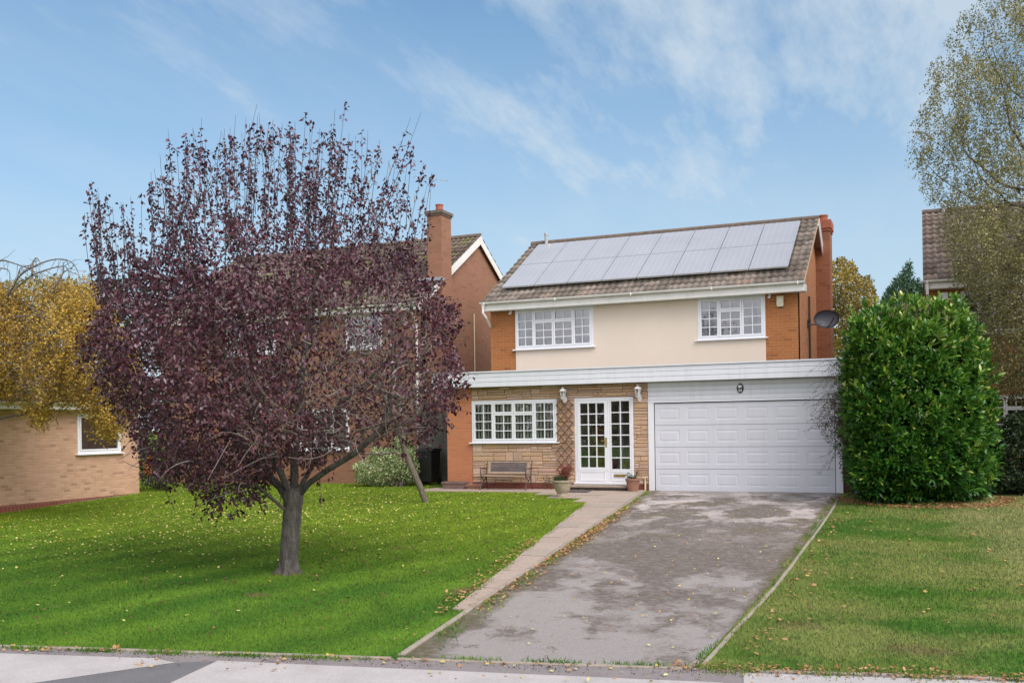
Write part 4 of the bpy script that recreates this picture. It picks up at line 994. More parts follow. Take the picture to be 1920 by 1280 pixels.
for (w_, d_, z_) in ((.20, .22, .08), (.25, .30, .95)): vs += [(bxc - w_, byc - d_, z_), (bxc + w_, byc - d_, z_), (bxc + w_, byc + d_, z_), (bxc - w_, byc + d_, z_)]
c.add(vs, [(0, 1, 5, 4), (1, 2, 6, 5), (2, 3, 7, 6), (3, 0, 4, 7), (3, 2, 1, 0), (4, 5, 6, 7)]); c.build('body', M['bin'], BI, bevel=.02)
c = MB(); c.prism([(byc - .33, .955), (byc + .33, .955), (byc + .30, 1.03), (byc - .1, 1.05), (byc - .33, .99)], bxc - .28, bxc + .28, Fr((0, 0, 0), (0, 1, 0), (0, 0, 1), (1, 0, 0))); c.build('lid', M['bin'], BI, bevel=.012)
for sx in (-1, 1):
    c = MB(); c.lathe([(.02, -.02), (.10, -.02), (.10, .02), (.02, .02)], (bxc + sx * .2, byc + .27, .09), 16, (1, 0, 0), (0, 1, 0)); c.build('wheel', M['bin'], BI)

# ================================================================== NEIGHBOURING HOUSES
# --- left neighbour
LH = thing('house', 'weathered brown brick house with mossy roof partly behind the purple tree', 'house', (-12, 6, 0))
GX = -7.60; ly0, lyr, lyb = 2.1, 6.2, 10.3; lez, lrz = 5.32, 8.02; SLl = (lrz - lez) / (lyr - (ly0 - .42)); AL_ = math.atan(SLl); LX0 = -17.5
gable(LH, GX, 1, ly0 + .003, lyb, lyr, -.2, lez + SLl * .42 - .1, lrz - .1, 'brick_left')
LW = (-10.20, -8.93, 4.06, 5.16); LW2 = (-11.95, -10.14, .98, 2.25); LW3 = (-14.8, -12.8, 4.06, 5.16)
mb = MB(); wall(mb, front(ly0), LX0, GX, -.2, 5.2, .28, [LW, LW2, LW3]); wall(mb, Fr((LX0, 0, 0), (0, -1, 0), (0, 0, 1), (-1, 0, 0)), -lyb, -ly0 - .003, -.2, 5.2, .28); mb.build('wall', M['brick_left'], LH)
window(LH, front(ly0 - .03), *LW, [(0, .5, 0, .7, 1, 1), (0, .5, .7, 1, 1, 1), (.5, 1, 0, 1, 1, 1)], glass='glass_up', label='upstairs window near the gable')
window(LH, front(ly0 - .03), *LW2, [(0, .33, 0, 1, 1, 1), (.33, .67, 0, 1, 1, 1), (.67, 1, 0, 1, 1, 1)], label='ground-floor window behind the purple tree')
window(LH, front(ly0 - .03), *LW3, [(0, .33, 0, 1, 1, 1), (.33, .67, 0, 1, 1, 1), (.67, 1, 0, 1, 1, 1)], glass='glass_up')
lvx = GX + .12
flL = Fr((LX0 - .1, ly0 - .42, lez), (1, 0, 0), (0, math.cos(AL_), math.sin(AL_)), (0, -math.sin(AL_), math.cos(AL_)))
sl = (lyr - ly0 + .42) / math.cos(AL_)
fbL = Fr((lvx, 2 * lyr - ly0 + .42, lez), (-1, 0, 0), (0, -math.cos(AL_), math.sin(AL_)), (0, math.sin(AL_), math.cos(AL_)))
g = MB(); g.box(0, lvx - LX0 + .08, 0, sl, -.06, -.012, flL); g.box(.02, lvx - LX0 + .1, 0, sl, -.06, -.012, fbL); g.build('roof_deck', M['undercloak'], LH)
RL = tiles(LH, flL, lvx - LX0 + .1, sl, M['tile_l']); tiles(RL, fbL, lvx - LX0 + .1, sl, M['tile_l'], name='roof_back'); ridge(RL, (LX0, lyr, lrz + .04), (lvx, lyr, lrz + .04))
g = MB(); F2 = Fr((0, *flL.o[1:]), flL.u, flL.v, flL.n); s1 = (3.12 - (ly0 - .42)) / math.cos(AL_); s2 = (3.82 - (ly0 - .42)) / math.cos(AL_)
g.box(lvx - .03, lvx, -.02, s1, -.23, .0, F2); g.box(lvx - .03, lvx, s2, sl + .09, -.23, .0, F2)
F3 = Fr((0, *fbL.o[1:]), (1, 0, 0), fbL.v, fbL.n); g.box(lvx - .031, lvx - .001, -.02, sl - .09, -.23, .0, F3); g.build('barge_board', M['gutter'], LH)
g = MB(); g.box(LX0, lvx, ly0 - .40, ly0 - .375, lez - .20, lez - .02); g.box(LX0, lvx - .03, ly0 - .374, ly0 - .01, lez - .20, lez - .18); g.build('eaves_fascia', M['gutter'], LH)
gutter(LH, front(ly0 - .47, 0, lez - .01), LX0, lvx + .02)
g = MB(); g.tube([(GX - .12, ly0 - .47, lez - .07), (GX - .12, ly0 - .45, lez - .2), (GX - .12, ly0 - .06, lez - .55), (GX - .12, ly0 - .06, 0)], .036, 8); g.build('downpipe', M['gutter'], LH)
g = MB(); g.box(GX - .30, GX + .20, 3.14, 3.80, -.2, 8.15); C2 = g.build('chimney', M['brick_left'], LH)
g = MB(); g.box(GX - .33, GX + .23, 3.11, 3.83, 8.15, 8.21); g.box(GX - .36, GX + .26, 3.08, 3.86, 8.21, 8.30); g.build('chimney_cap', M['ridge'], C2)
g = MB(); g.lathe([(.12, 0), (.11, .2), (.125, .21), (.125, .24), (.09, .24), (.09, .1)], (GX - .02, 3.45, 8.30), 18); g.build('chimney_pot', M['redclay'], C2)
g = MB(); g.box(GX - .55, GX + .3, 2.85, 3.139, lez + SLl * (3.0 - ly0 + .42) + .0, lez + SLl * (3.0 - ly0 + .42) + .10); g.build('chimney_flashing', M['lead'], C2)
g = MB(); g.tube([(GX + .04, 5.75, 3.1), (GX + .04, 5.75, 5.38)], .018, 6); g.build('overflow_pipe', M['cream'], LH)
AE = thing('television_aerial', 'thin television aerial mast on the left-hand brick chimney', 'aerial', (GX - .3, 3.45, 8.1))
AE['label'] = 'thin television aerial mast on the chimney beside the purple tree'
g = MB(); g.tube([(GX - .33, 3.40, 7.7), (GX - .33, 3.40, 9.45)], .011, 6); g.build('mast', M['grey'], AE)
g = MB(); g.tube([(GX - .75, 3.1, 9.43), (GX + .15, 3.75, 9.33)], .008, 5)
for k in range(7): a = Vector((GX - .7, 3.14, 9.425)).lerp(Vector((GX + .12, 3.72, 9.333)), k / 6); g.tube([a + Vector((-.09, .12, 0)), a + Vector((.09, -.12, 0))], .004, 4)
g.build('antenna', M['grey'], AE)
# --- right neighbour
RH = thing('house', 'orange brick house with brown tiled roof behind the weeping birch', 'house', (11, 8, 0))
ry0, ryr = 4.4, 8.0; rez, rrz = 5.28, 7.80; rx0, rx1 = 6.28, 15.5; SLr = (rrz - rez) / (ryr - 4.0); AR = math.atan(SLr)
RW1 = (7.08, 8.6, 3.86, 4.98); RW2 = (7.55, 9.6, 1.2, 2.26)
mb = MB(); wall(mb, front(ry0), rx0, rx1, -.1, 5.2, .28, [RW1, RW2]); mb.build('wall', M['brick_up'], RH)
gable(RH, rx0, -1, ry0 + .003, 11.6, ryr, -.1, 5.15, rrz - .1, 'brick_side'); gable(RH, rx1, 1, ry0 + .003, 11.6, ryr, -.1, 5.15, rrz - .1, 'brick_side')
window(RH, front(ry0 - .03), *RW1, [(0, .5, 0, 1, 2, 4), (.5, 1, 0, 1, 2, 4)], glass='glass_up'); window(RH, front(ry0 - .03), *RW2, L3(.25, .75))
frR = Fr((rx0 - .10, 4.0, rez), (1, 0, 0), (0, math.cos(AR), math.sin(AR)), (0, -math.sin(AR), math.cos(AR))); slr = 4.0 / math.cos(AR)
fbR = Fr((rx1 + .1, 12.0, rez), (-1, 0, 0), (0, -math.cos(AR), math.sin(AR)), (0, math.sin(AR), math.cos(AR)))
g = MB(); g.box(0.02, rx1 - rx0 + .18, 0, slr, -.06, -.012, frR); g.box(.02, rx1 - rx0 + .18, 0, slr, -.06, -.012, fbR); g.build('roof_deck', M['undercloak'], RH)
RR = tiles(RH, frR, rx1 - rx0 + .2, slr, M['tile_r']); tiles(RR, fbR, rx1 - rx0 + .2, slr, M['tile_r'], name='roof_back'); ridge(RR, (rx0 - .1, ryr, rrz + .04), (rx1, ryr, rrz + .04))
g = MB(); g.box(rx0 - .06, rx1, 4.02, 4.045, rez - .22, rez - .02); g.box(rx0 - .06, rx1, 4.046, ry0 - .01, rez - .22, rez - .20); g.build('eaves_fascia', M['gutter'], RH)
gutter(RH, front(3.95, 0, rez - .01), rx0 - .14, rx1)
g = MB(); g.tube([(rx0 + .0, 3.95, rez - .07), (rx0, 3.95, rez - .35), (rx0 + .04, ry0 - .06, rez - .6), (rx0 + .04, ry0 - .06, 0)], .036, 8); g.build('downpipe', M['gutter'], RH)
g = MB(); g.lathe([(.05, 0), (.05, .2), (.07, .21), (.07, .30), (.04, .32)], (6.75, 7.85, 7.72), 12); g.build('vent_cowl', M['grey'], RH)
g = MB(); g.box(6.58, 6.78, ry0 - .09, ry0, 4.80, 4.98); g.build('alarm_box', M['upvc'], RH, bevel=.01)
# --- bungalow on the left
BG = thing('bungalow', 'tan brick bungalow with low roof at the edge of the left lawn', 'bungalow', (-17, -4, 0))
bX = -14.8; by0, by1 = -14.0, -1.80; fB = sideX(bX); BW = (-4.03, -2.50, 1.07, 2.16)
mb = MB(); wall(mb, fB, by0, by1, -.13, 2.30, .28, [BW]); wall(mb, Fr((0, by1, 0), (-1, 0, 0), (0, 0, 1), (0, 1, 0)), -bX + .003, 23, -.13, 2.30, .28); wall(mb, front(by0), -23, bX - .003, -.13, 2.3, .28); mb.build('wall', M['brick_bung'], BG)
mb = MB(); mb.box(bX - .27, bX + .010, by0, by1 + .01, -.9, -.128); mb.box(bX - .27, bX + .012, by0, by1 + .012, -.30, -.14); mb.build('plinth', M['soldier'], BG)
wdw = window(BG, Fr((bX + .02, 0, 0), (0, 1, 0), (0, 0, 1), (1, 0, 0)), *BW, [(0, 1, 0, 1, 1, 1)], glass='glass_up', of=.07)
AB = R(20); flB = Fr((bX + .38, by0 - .3, 2.44), (0, 1, 0), (-math.cos(AB), 0, math.sin(AB)), (math.sin(AB), 0, math.cos(AB)))
RB = tiles(BG, flB, by1 - by0 + .7, 4.6, M['tile_l']); g = MB(); g.box(0.02, by1 - by0 + .68, 0, 4.6, -.06, -.012, flB); g.build('roof_deck', M['undercloak'], BG)
flB2 = Fr((bX + .38 - 2 * 4.6 * math.cos(AB), by1 + .4, 2.44), (0, -1, 0), (math.cos(AB), 0, math.sin(AB)), (-math.sin(AB), 0, math.cos(AB))); tiles(RB, flB2, by1 - by0 + .7, 4.6, M['tile_l'], name='roof_back')
xm_ = bX + .38 - 4.6 * math.cos(AB); g = MB(); g.prism([(-bX + .02, 2.2), (-(xm_ * 2 - bX - .38), 2.2), (-xm_, 2.2 + 4.6 * math.sin(AB))], -.2, -.01, Fr((0, by1, 0), (-1, 0, 0), (0, 0, 1), (0, 1, 0))); g.build('gable_wall', M['brick_bung'], BG)
ridge(RB, (xm_, by0 - .3, 2.44 + 4.6 * math.sin(AB) + .05), (xm_, by1 + .4, 2.44 + 4.6 * math.sin(AB) + .05))
g = MB(); g.box(bX + .33, bX + .355, by0 - .3, by1 + .38, 2.25, 2.42); g.box(bX + .003, bX + .329, by0 - .3, by1 + .38, 2.25, 2.27); g.build('eaves_fascia', M['gutter'], BG)
gutter(BG, Fr((bX + .42, 0, 2.43), (0, 1, 0), (0, 0, 1), (1, 0, 0)), by0 - .3, by1 + .42)
# ================================================================== VEGETATION
def in_poly(pts, u, w):
    c = np.zeros(len(u), bool); n = len(pts); j = n - 1
    for i in range(n):
        xi, yi = pts[i]; xj, yj = pts[j]
        if yi != yj: c ^= ((yi > w) != (yj > w)) & (u < (xj - xi) * (w - yi) / (yj - yi) + xi)
        j = i
    return c
def edge_dist(pts, u, w):
    d = np.full(len(u), 1e9); P = np.stack([u, w], 1); n = len(pts)
    for i in range(n):
        a = np.array(pts[i], float); b = np.array(pts[(i + 1) % n], float); ab = b - a
        t = np.clip(((P - a) @ ab) / (ab @ ab + 1e-9), 0, 1); d = np.minimum(d, np.linalg.norm(P - a - t[:, None] * ab, axis=1))
    return d
def volume(pts, n, dist, depth, thick=150., dens=None, shell=0.0):
    """n random points in a rounded body whose outline, seen from the street, is pts; real depth +-depth metres"""
    out = []; us = [p[0] for p in pts]; ws = [p[1] for p in pts]; got = 0
    while got < n:
        u = RNG.uniform(min(us), max(us), n * 2); w = RNG.uniform(min(ws), max(ws), n * 2); k = in_poly(pts, u, w)
        if dens is not None: k &= RNG.random(len(u)) < dens(u, w)
        u, w = u[k], w[k]
        if not len(u): continue
        e = np.clip(edge_dist(pts, u, w) / thick, 0, 1); h = depth * np.sqrt(1 - (1 - e) ** 2)
        s = RNG.uniform(-1, 1, len(u))
        if shell: s = np.sign(s) * np.abs(s) ** (1 - shell)
        p = vol_point(u, w, dist + h * s); out.append(p); got += len(u)
    return np.concatenate(out)[:n]

def colonize(start, att, step, kill, infl, iters=120, grav=0.0, maxn=9000):
    """start: list of (pos, parent index). grows a branching skeleton towards the attraction points"""
    nodes = [np.array(p, float) for p, _ in start]; par = [q for _, q in start]
    att = att.copy(); nd = np.array(nodes)
    D = np.linalg.norm(att[:, None] - nd[None], axis=2); near = D.argmin(1); dist = D.min(1)
    kids = {}
    for it in range(iters):
        act = dist < infl
        if not act.any() or len(nodes) > maxn: break
        new = {}
        idx = np.where(act)[0]; dirs = att[idx] - np.array(nodes)[near[idx]]; dirs /= np.linalg.norm(dirs, axis=1, keepdims=True) + 1e-9
        acc = {}
        for k, d in zip(near[idx], dirs):
            if k in acc: acc[k] = acc[k] + d
            else: acc[k] = d.copy()
        base = len(nodes)
        for k, d in acc.items():
            if kids.get(k, 0) >= 3: continue
            kids[k] = kids.get(k, 0) + 1
            d = d / (np.linalg.norm(d) + 1e-9) + RNG.normal(0, .13, 3); d[2] += grav; d /= np.linalg.norm(d) + 1e-9
            nodes.append(nodes[k] + d * step); par.append(int(k))
        if len(nodes) == base: break
        nn = np.array(nodes[base:])
        D = np.linalg.norm(att[:, None] - nn[None], axis=2); dm = D.min(1); am = D.argmin(1) + base; b = dm < dist
        dist = np.where(b, dm, dist); near = np.where(b, am, near)
        keep = dist > kill
        if keep.all() and len(acc) < 2: pass
        att, dist, near = att[keep], dist[keep], near[keep]
        if not len(att): break
    return np.array(nodes), par
def wood(name, nodes, par, mat, parent, tip=.004, base_r=None, p=2.4, sides=6, hold=False):
    n = len(nodes); ch = [[] for _ in range(n)]
    for i, q in enumerate(par):
        if q >= 0: ch[q].append(i)
    r = np.zeros(n)
    for i in range(n - 1, -1, -1): r[i] = tip if not ch[i] else sum(r[c] ** p for c in ch[i]) ** (1 / p)
    if base_r: 
        r = tip + (base_r - tip) * ((r - tip) / max(r[0] - tip, 1e-6)) ** 1.22
    mb = MB(); done = set()
    stack = [0]; 
    while stack:
        s = stack.pop(); chain = [s] if par[s] < 0 else [par[s], s]; c = s
        while ch[c]:
            b = max(ch[c], key=lambda q: r[q]); stack += [q for q in ch[c] if q != b]; c = b; chain.append(c)
        if len(chain) < 2: continue
        rad = [r[q] for q in chain]
        if par[s] >= 0: rad[0] = min(rad[0], rad[1] * 1.15)
        big = rad[min(1, len(rad) - 1)]
        mb.tube([nodes[q] for q in chain], rad, (12 if big > .06 else sides if big > .012 else 3), cap=False)
    if hold: return mb, r, ch
    o = mb.build(name, mat, parent, smooth=True)
    return o, r, ch

# ---- the purple-leaved plum on the lawn
PT = thing('purple_plum_tree', 'large purple-leaved tree on the left lawn with a single grey trunk', 'tree', (-2.45, -11.76, -.45))
D0 = 14.35
poly = [(165, 590), (150, 650), (185, 715), (228, 800), (262, 880), (300, 915), (330, 905), (390, 945), (430, 955), (480, 925), (520, 905), (600, 870), (690, 835), (770, 835), (818, 815), (872, 745), (878, 700), (850, 640), (868, 590), (832, 545), (790, 500), (798, 420), (772, 350), (740, 320), (700, 290), (655, 300), (610, 270), (570, 262), (500, 250), (440, 262), (380, 280), (320, 320), (310, 400), (265, 450), (228, 500), (180, 530)]
def dens_plum(u, w):
    return np.clip(.30 + .70 * (w - 300) / 220, .30, 1.0)
att = volume(poly, 2600, D0, 2.3, 230, dens_plum)
tp = lambda u, w, d=0: vol_point(u, w, D0 + d)
trunk = [(541, 1076), (542, 1040), (545, 1000), (548, 965), (551, 938)]
st = [(tp(*q), i - 1) for i, q in enumerate(trunk)]
fork = len(st) - 1
def limb(pts, par_i):
    for q in pts:
        st.append((tp(*q), par_i)); par_i = len(st) - 1
limb([(535, 905, -.05), (515, 860, -.15), (490, 800, -.3), (470, 740, -.4)], fork)
limb([(552, 900, .05), (552, 850, .1), (560, 780, .15), (565, 700, .1)], fork)
limb([(570, 900, .05), (590, 865, .1), (610, 810, .2), (640, 750, .3)], fork)
limb([(525, 912, .1), (490, 880, .35), (445, 830, .6), (400, 770, .8)], fork)
limb([(528, 950, -.12), (505, 930, -.25), (470, 900, -.45), (420, 880, -.6)], 3)
limb([(580, 905, -.12), (615, 880, -.35), (665, 850, -.6), (720, 800, -.8)], fork)
att = att[np.linalg.norm(att - st[fork][0], axis=1) > .35]
nodes, par = colonize(st, att, .13, .20, 2.2, 110)
tr_mb, rr_, ch_ = wood('trunk', nodes, par, M['bark_plum'], PT, tip=.0035, base_r=.135, p=2.15, hold=True)
# buttressed foot of the trunk
mb = MB(); K = 26; vs = []; b0 = np.array(st[0][0]); zg = float(gz(b0[0], b0[1])); lv = [(-.06, .25), (.0, .195), (.06, .155), (.14, .134), (.30, .122), (.45, .119), (.65, .116), (.85, .121), (1.02, .136), (1.16, .145), (1.24, .10)]
ax = [np.interp(z_ + zg, [p_[0][2] for p_ in st[:5]], [p_[0][0] for p_ in st[:5]]) for z_, _ in lv]; ay = [np.interp(z_ + zg, [p_[0][2] for p_ in st[:5]], [p_[0][1] for p_ in st[:5]]) for z_, _ in lv]
for (z_, r_), x_, y_ in zip(lv, ax, ay):
    for k in range(K):
        a = 2 * math.pi * k / K; fl_ = 1 + (.22 * math.exp(-max(0, z_) / .16) + .05) * math.sin(a * 5 + 1.1) + .035 * math.sin(a * 9 + z_ * 4); vs.append((x_ + math.cos(a) * r_ * fl_, y_ + math.sin(a) * r_ * fl_, zg + z_))
mb.add(vs, [(i * K + k, i * K + (k + 1) % K, (i + 1) * K + (k + 1) % K, (i + 1) * K + k) for i in range(len(lv) - 1) for k in range(K)])
tr_mb.add(mb.v, mb.f)
# whips above the crown, leafy in clumps
whips = [((172, 338), (186, 540)), ((158, 400), (180, 560)), ((205, 430), (200, 560)), ((265, 360), (262, 520)), ((245, 430), (240, 540)), ((315, 242), (330, 420)), ((378, 222), (372, 400)), ((352, 262), (345, 400)), ((300, 290), (312, 430)),
         ((442, 216), (430, 360)), ((482, 196), (450, 330)), ((470, 240), (462, 380)), ((512, 225), (505, 360)), ((530, 232), (520, 370)), ((573, 216), (560, 360)), ((545, 250), (545, 380)), ((628, 205), (612, 380)), ((648, 186), (622, 400)), ((655, 250), (640, 400)),
         ((790, 210), (690, 470)), ((770, 222), (690, 440)), ((712, 262), (690, 420)), ((745, 285), (715, 450)), ((730, 300), (700, 470)), ((795, 305), (745, 520)), ((802, 345), (760, 520)), ((690, 245), (672, 400)), ((600, 240), (590, 380)), ((415, 245), (405, 380)), ((285, 340), (290, 470)), ((812, 520), (800, 640)), ((405, 985), (415, 930)), ((330, 965), (300, 900)), ((455, 975), (450, 920)), ((360, 975), (370, 930)), ((882, 705), (840, 740)), ((886, 720), (845, 720)), ((605, 960), (600, 890)), ((868, 600), (835, 640)), ((860, 570), (830, 620))]
top_u = [165, 240, 300, 330, 380, 440, 480, 520, 575, 600, 650, 700, 745, 790, 812]; top_w = [345, 370, 300, 255, 228, 214, 205, 228, 218, 240, 200, 255, 270, 235, 320]
for k in range(105):
    bu = RNG.uniform(185, 800); bw = RNG.uniform(400, 560) if 290 < bu < 790 else RNG.uniform(520, 610); tu = bu + RNG.normal(0, 14) + (bu - 500) * .06; lim = np.interp(tu, top_u, top_w) + abs(RNG.normal(0, 55))
    if bu > 640 and RNG.random() < .5: continue
    if bw - lim > 40: whips.append(((tu, lim), (bu, bw)))
for k in range(130):                                             # sprigs breaking the outline all round
    i_ = RNG.integers(len(poly)); a_ = np.array(poly[i_], float); b_ = np.array(poly[(i_ + 1) % len(poly)], float); m_ = a_ + (b_ - a_) * RNG.random()
    if m_[1] < 470: continue
    o_ = m_ - np.array([520, 640]); o_ /= np.linalg.norm(o_); t_ = m_ + o_ * RNG.uniform(4, 30) + np.array([0, RNG.uniform(-6, 16)]); whips.append((tuple(t_), tuple(m_ - o_ * 45)))
mb = tr_mb; WP, WD, WW = [], [], []
for (tu, tw), (bu, bw) in whips:
    d = RNG.uniform(-1.1, 1.1) if tw < 560 else RNG.uniform(-.5, .5); a = tp(bu, bw, d); b = tp(tu, tw, d + RNG.uniform(-.2, .2)); m = (a + b) / 2 + RNG.normal(0, .04, 3)
    t_ = np.linspace(0, 1, 9)[:, None]; P = (1 - t_) ** 2 * a + 2 * t_ * (1 - t_) * m + t_ ** 2 * b
    mb.tube(P, list(np.linspace(.007, .0025, 9)), 3, cap=False)
    L_ = np.linalg.norm(b - a); q_ = int(L_ / .020)
    tt = RNG.uniform(.05, 1.0, q_); cl = np.sin(tt * RNG.uniform(9, 15) + RNG.uniform(0, 6)) > RNG.uniform(-.6, .15); tt = tt[cl]
    WP.append(((1 - tt) ** 2)[:, None] * a + (2 * tt * (1 - tt))[:, None] * m + (tt ** 2)[:, None] * b + RNG.normal(0, .022, (len(tt), 3)))
tb = MB()
tw = volume([(440, 860), (430, 700), (500, 600), (600, 540), (740, 560), (810, 640), (800, 760), (740, 830), (600, 850)], 420, D0 - .7, 1.5, 120); tw2 = volume(poly, 200, D0, 2.2, 200); cen_ = tp(553, 860)
for q_ in np.concatenate([tw, tw2]):
    o_ = q_ - cen_; o_ /= np.linalg.norm(o_); L_ = RNG.uniform(.25, .75); e_ = q_ + (o_ * .8 + RNG.normal(0, .45, 3)) * L_ * (1 if np.linalg.norm((q_ - cen_)) < 1.9 else .35); m_ = (q_ + e_) / 2 + RNG.normal(0, .07, 3); t_ = np.linspace(0, 1, 6)[:, None]
    tb.tube((1 - t_) ** 2 * q_ + 2 * t_ * (1 - t_) * m_ + t_ ** 2 * e_, list(np.linspace(.0105, .0035, 6)), 3, cap=False)
nf_ = len(mb.f); mb.add(tb.v, tb.f)
to_ = mb.build('trunk', [M['bark_plum'], M['pale_twig']], PT, smooth=True)
for p_ in to_.data.polygons[nf_:]: p_.material_index = 1
WP = np.concatenate(WP)
nch = np.array([len(c_) for c_ in ch_]); tips = np.where((rr_ < .0075) & (np.arange(len(nodes)) > len(st)))[0]
P = nodes[tips]; k = 11
# seen from the street the middle right of the crown is thinner, showing its grey twigs
rel = P - CAM; zz = rel @ FW; uu = 960 + (rel @ RT) / zz * FPX; ww = V0 - (rel @ UP) / zz * FPX
keepf = np.ones(len(P)); e_ = ((uu - 690) / 130) ** 2 + ((ww - 690) / 140) ** 2; keepf = np.where(e_ < 1, .30, keepf); e_ = ((uu - 580) / 80) ** 2 + ((ww - 760) / 90) ** 2; keepf = np.where(e_ < 1, .5, keepf)
keepf = keepf * np.clip(.22 + .78 * (ww - 340) / 190, .22, 1); keepf = np.where((uu > 640) & (ww < 460), keepf * .55, keepf)
Pk = np.repeat(P, k, 0); kf = np.repeat(keepf, k); Pk = Pk[RNG.random(len(Pk)) < kf]; Pk = Pk[(np.sin(Pk[:, 0] * 4.4) * np.sin(Pk[:, 2] * 4.1 + 1) * np.sin(Pk[:, 1] * 3.7) > -.35) | (RNG.random(len(Pk)) < .4)]
Pk = Pk + RNG.normal(0, .055, Pk.shape)
fill = volume(poly, 29000, D0, 2.3, 230, lambda u, w: dens_plum(u, w) * np.where(((u - 690) / 140) ** 2 + ((w - 680) / 150) ** 2 < 1, .40, 1.) * np.clip(.10 + .90 * (w - 370) / 200, .10, 1.) * np.clip((edge_dist(poly, u, w) + 22 * np.sin(u * .071 + 1) * np.sin(w * .063)) / 38, 0, 1))
br_ = nodes[RNG.integers(len(st), len(nodes), 1)]
cell = np.sin(fill[:, 0] * 6.1 + 1) * np.sin(fill[:, 2] * 5.3) * np.sin(fill[:, 1] * 5.7 + 2); fill = fill[(cell > -.12) | (RNG.random(len(fill)) < .22)]
Pk = np.concatenate([Pk, fill])
val = np.clip(RNG.beta(2, 2.6, len(Pk)) + .12 * np.sin(Pk[:, 0] * 2.1 + Pk[:, 2] * 3), 0, 1)
rel = Pk - CAM; up_ = V0 - (rel @ UP) / (rel @ FW) * FPX
P_ = np.concatenate([Pk, WP]); v_ = np.concatenate([val, RNG.beta(2, 4, len(WP))])
Dn = rand_dir(len(P_), -.55)
leaf_obj('crown', P_, Dn, .066, .040, M['leaf_plum'], PT, val=v_, droop=.12)

# ---- the leaning, mostly bare little tree
LT = thing('leaning_tree', 'small leaning tree with bare brown twigs behind the purple tree', 'tree', (-4.63, -3.38, -.1))
DL = 22.9; lp = lambda u, w, d=0: vol_point(u, w, DL + d)
st = [(lp(799, 945), -1), (lp(790, 918), 0), (lp(778, 890, .05), 1), (lp(765, 860, .05), 2), (lp(757, 838, .05), 3)]
def limb2(pts, i):
    for q in pts: st.append((lp(*q), i)); i = len(st) - 1
limb2([(763, 820), (778, 800, .1), (786, 780, .1)], 4); limb2([(745, 800), (730, 760, -.2), (715, 720, -.3), (690, 690, -.4)], 4)
limb2([(740, 848, -.1), (715, 851, -.2), (680, 850, -.3), (640, 846, -.4), (600, 848, -.5)], 3); limb2([(752, 800, .2), (748, 750, .4), (745, 700, .5)], 4)
poly2 = [(560, 830), (570, 740), (600, 660), (660, 600), (740, 580), (810, 600), (840, 680), (830, 760), (800, 800), (740, 820), (700, 850), (620, 862)]
att = volume(poly2, 1500, DL, 1.8, 110); nodes, par = colonize(st, att, .16, .22, 3.0, 80)
lt_mb, r2, c2 = wood('trunk', nodes, par, M['bark_twig'], LT, tip=.0045, base_r=.072, p=2.3, hold=True)
tips = np.where((r2 < .007) & (np.arange(len(nodes)) > len(st)))[0]; P = np.repeat(nodes[tips], 3, 0); P = P + RNG.normal(0, .09, P.shape)
leaf_obj('crown', P, rand_dir(len(P), -.3), .075, .03, M['leaf_shrub'], LT)
mb = lt_mb
for q in list(tips) * 2:
    a = nodes[q]; d_ = rand_dir(1, .2)[0]; d_ /= np.linalg.norm(d_); mb.tube([a, a + d_ * .18 + RNG.normal(0, .02, 3), a + d_ * .34 + RNG.normal(0, .05, 3)], [.0045, .003, .002], 3, cap=False)
mb.build('trunk', M['bark_twig'], LT, smooth=True)

# ---- the laurel
LA = thing('laurel_bush', 'very large glossy green laurel bush at the right of the garage', 'bush', (6.0, -1.2, 0))
lpoly = [(1582, 640), (1596, 600), (1630, 578), (1680, 563), (1740, 558), (1795, 572), (1828, 602), (1850, 645), (1862, 700), (1868, 760), (1872, 830), (1872, 880), (1858, 920), (1830, 945), (1740, 953), (1650, 946), (1605, 930), (1586, 890), (1578, 800), (1577, 710)]
DLa = 20.7; cen = vol_point(1722, 770, DLa)
def sprig_shell(pts, n, dist, depth, thick, dens=None):
    """points on the outside of the body with their outward direction"""
    us = [p[0] for p in pts]; ws = [p[1] for p in pts]; P, N = [], []; got = 0
    while got < n:
        u = RNG.uniform(min(us), max(us), 4000); w = RNG.uniform(min(ws), max(ws), 4000); k = in_poly(pts, u, w); u, w = u[k], w[k]
        ed = edge_dist(pts, u, w); e = np.clip(ed / thick, 0.02, 1)
        acc = RNG.random(len(u)) < np.clip(.35 / np.sqrt(e), .35, 1.0); u, w, e = u[acc], w[acc], e[acc]
        h = depth * np.sqrt(1 - (1 - e) ** 2); s = np.where(RNG.random(len(u)) < .72, -1, 1)
        # slope of the depth profile -> outward direction
        g = 2.0; ex = (edge_dist(pts, u + g, w) - edge_dist(pts, u - g, w)) / (2 * g); ez = (edge_dist(pts, u, w + g) - edge_dist(pts, u, w - g)) / (2 * g)
        lat = (1 - e)[:, None]; out = (-ex[:, None] * RT + ez[:, None] * UP) * lat + (s * np.sqrt(1 - (1 - e) ** 2))[:, None] * FW
        P.append(vol_point(u, w, dist + h * s)); N.append(out / (np.linalg.norm(out, axis=1, keepdims=True) + 1e-9)); got += len(u)
    return np.concatenate(P)[:n], np.concatenate(N)[:n]
SP, SN = sprig_shell(lpoly, 3100, DLa, 1.55, 130)
SP = SP - SN * RNG.uniform(0, .34, len(SP))[:, None] ** 1.4
lumps = np.sin(SP[:, 0] * 5.1 + 1) * np.sin(SP[:, 2] * 4.3) * np.sin(SP[:, 1] * 4.7 + 2); SP = SP + SN * (lumps * .17)[:, None]
LP, LD, LV = [], [], []
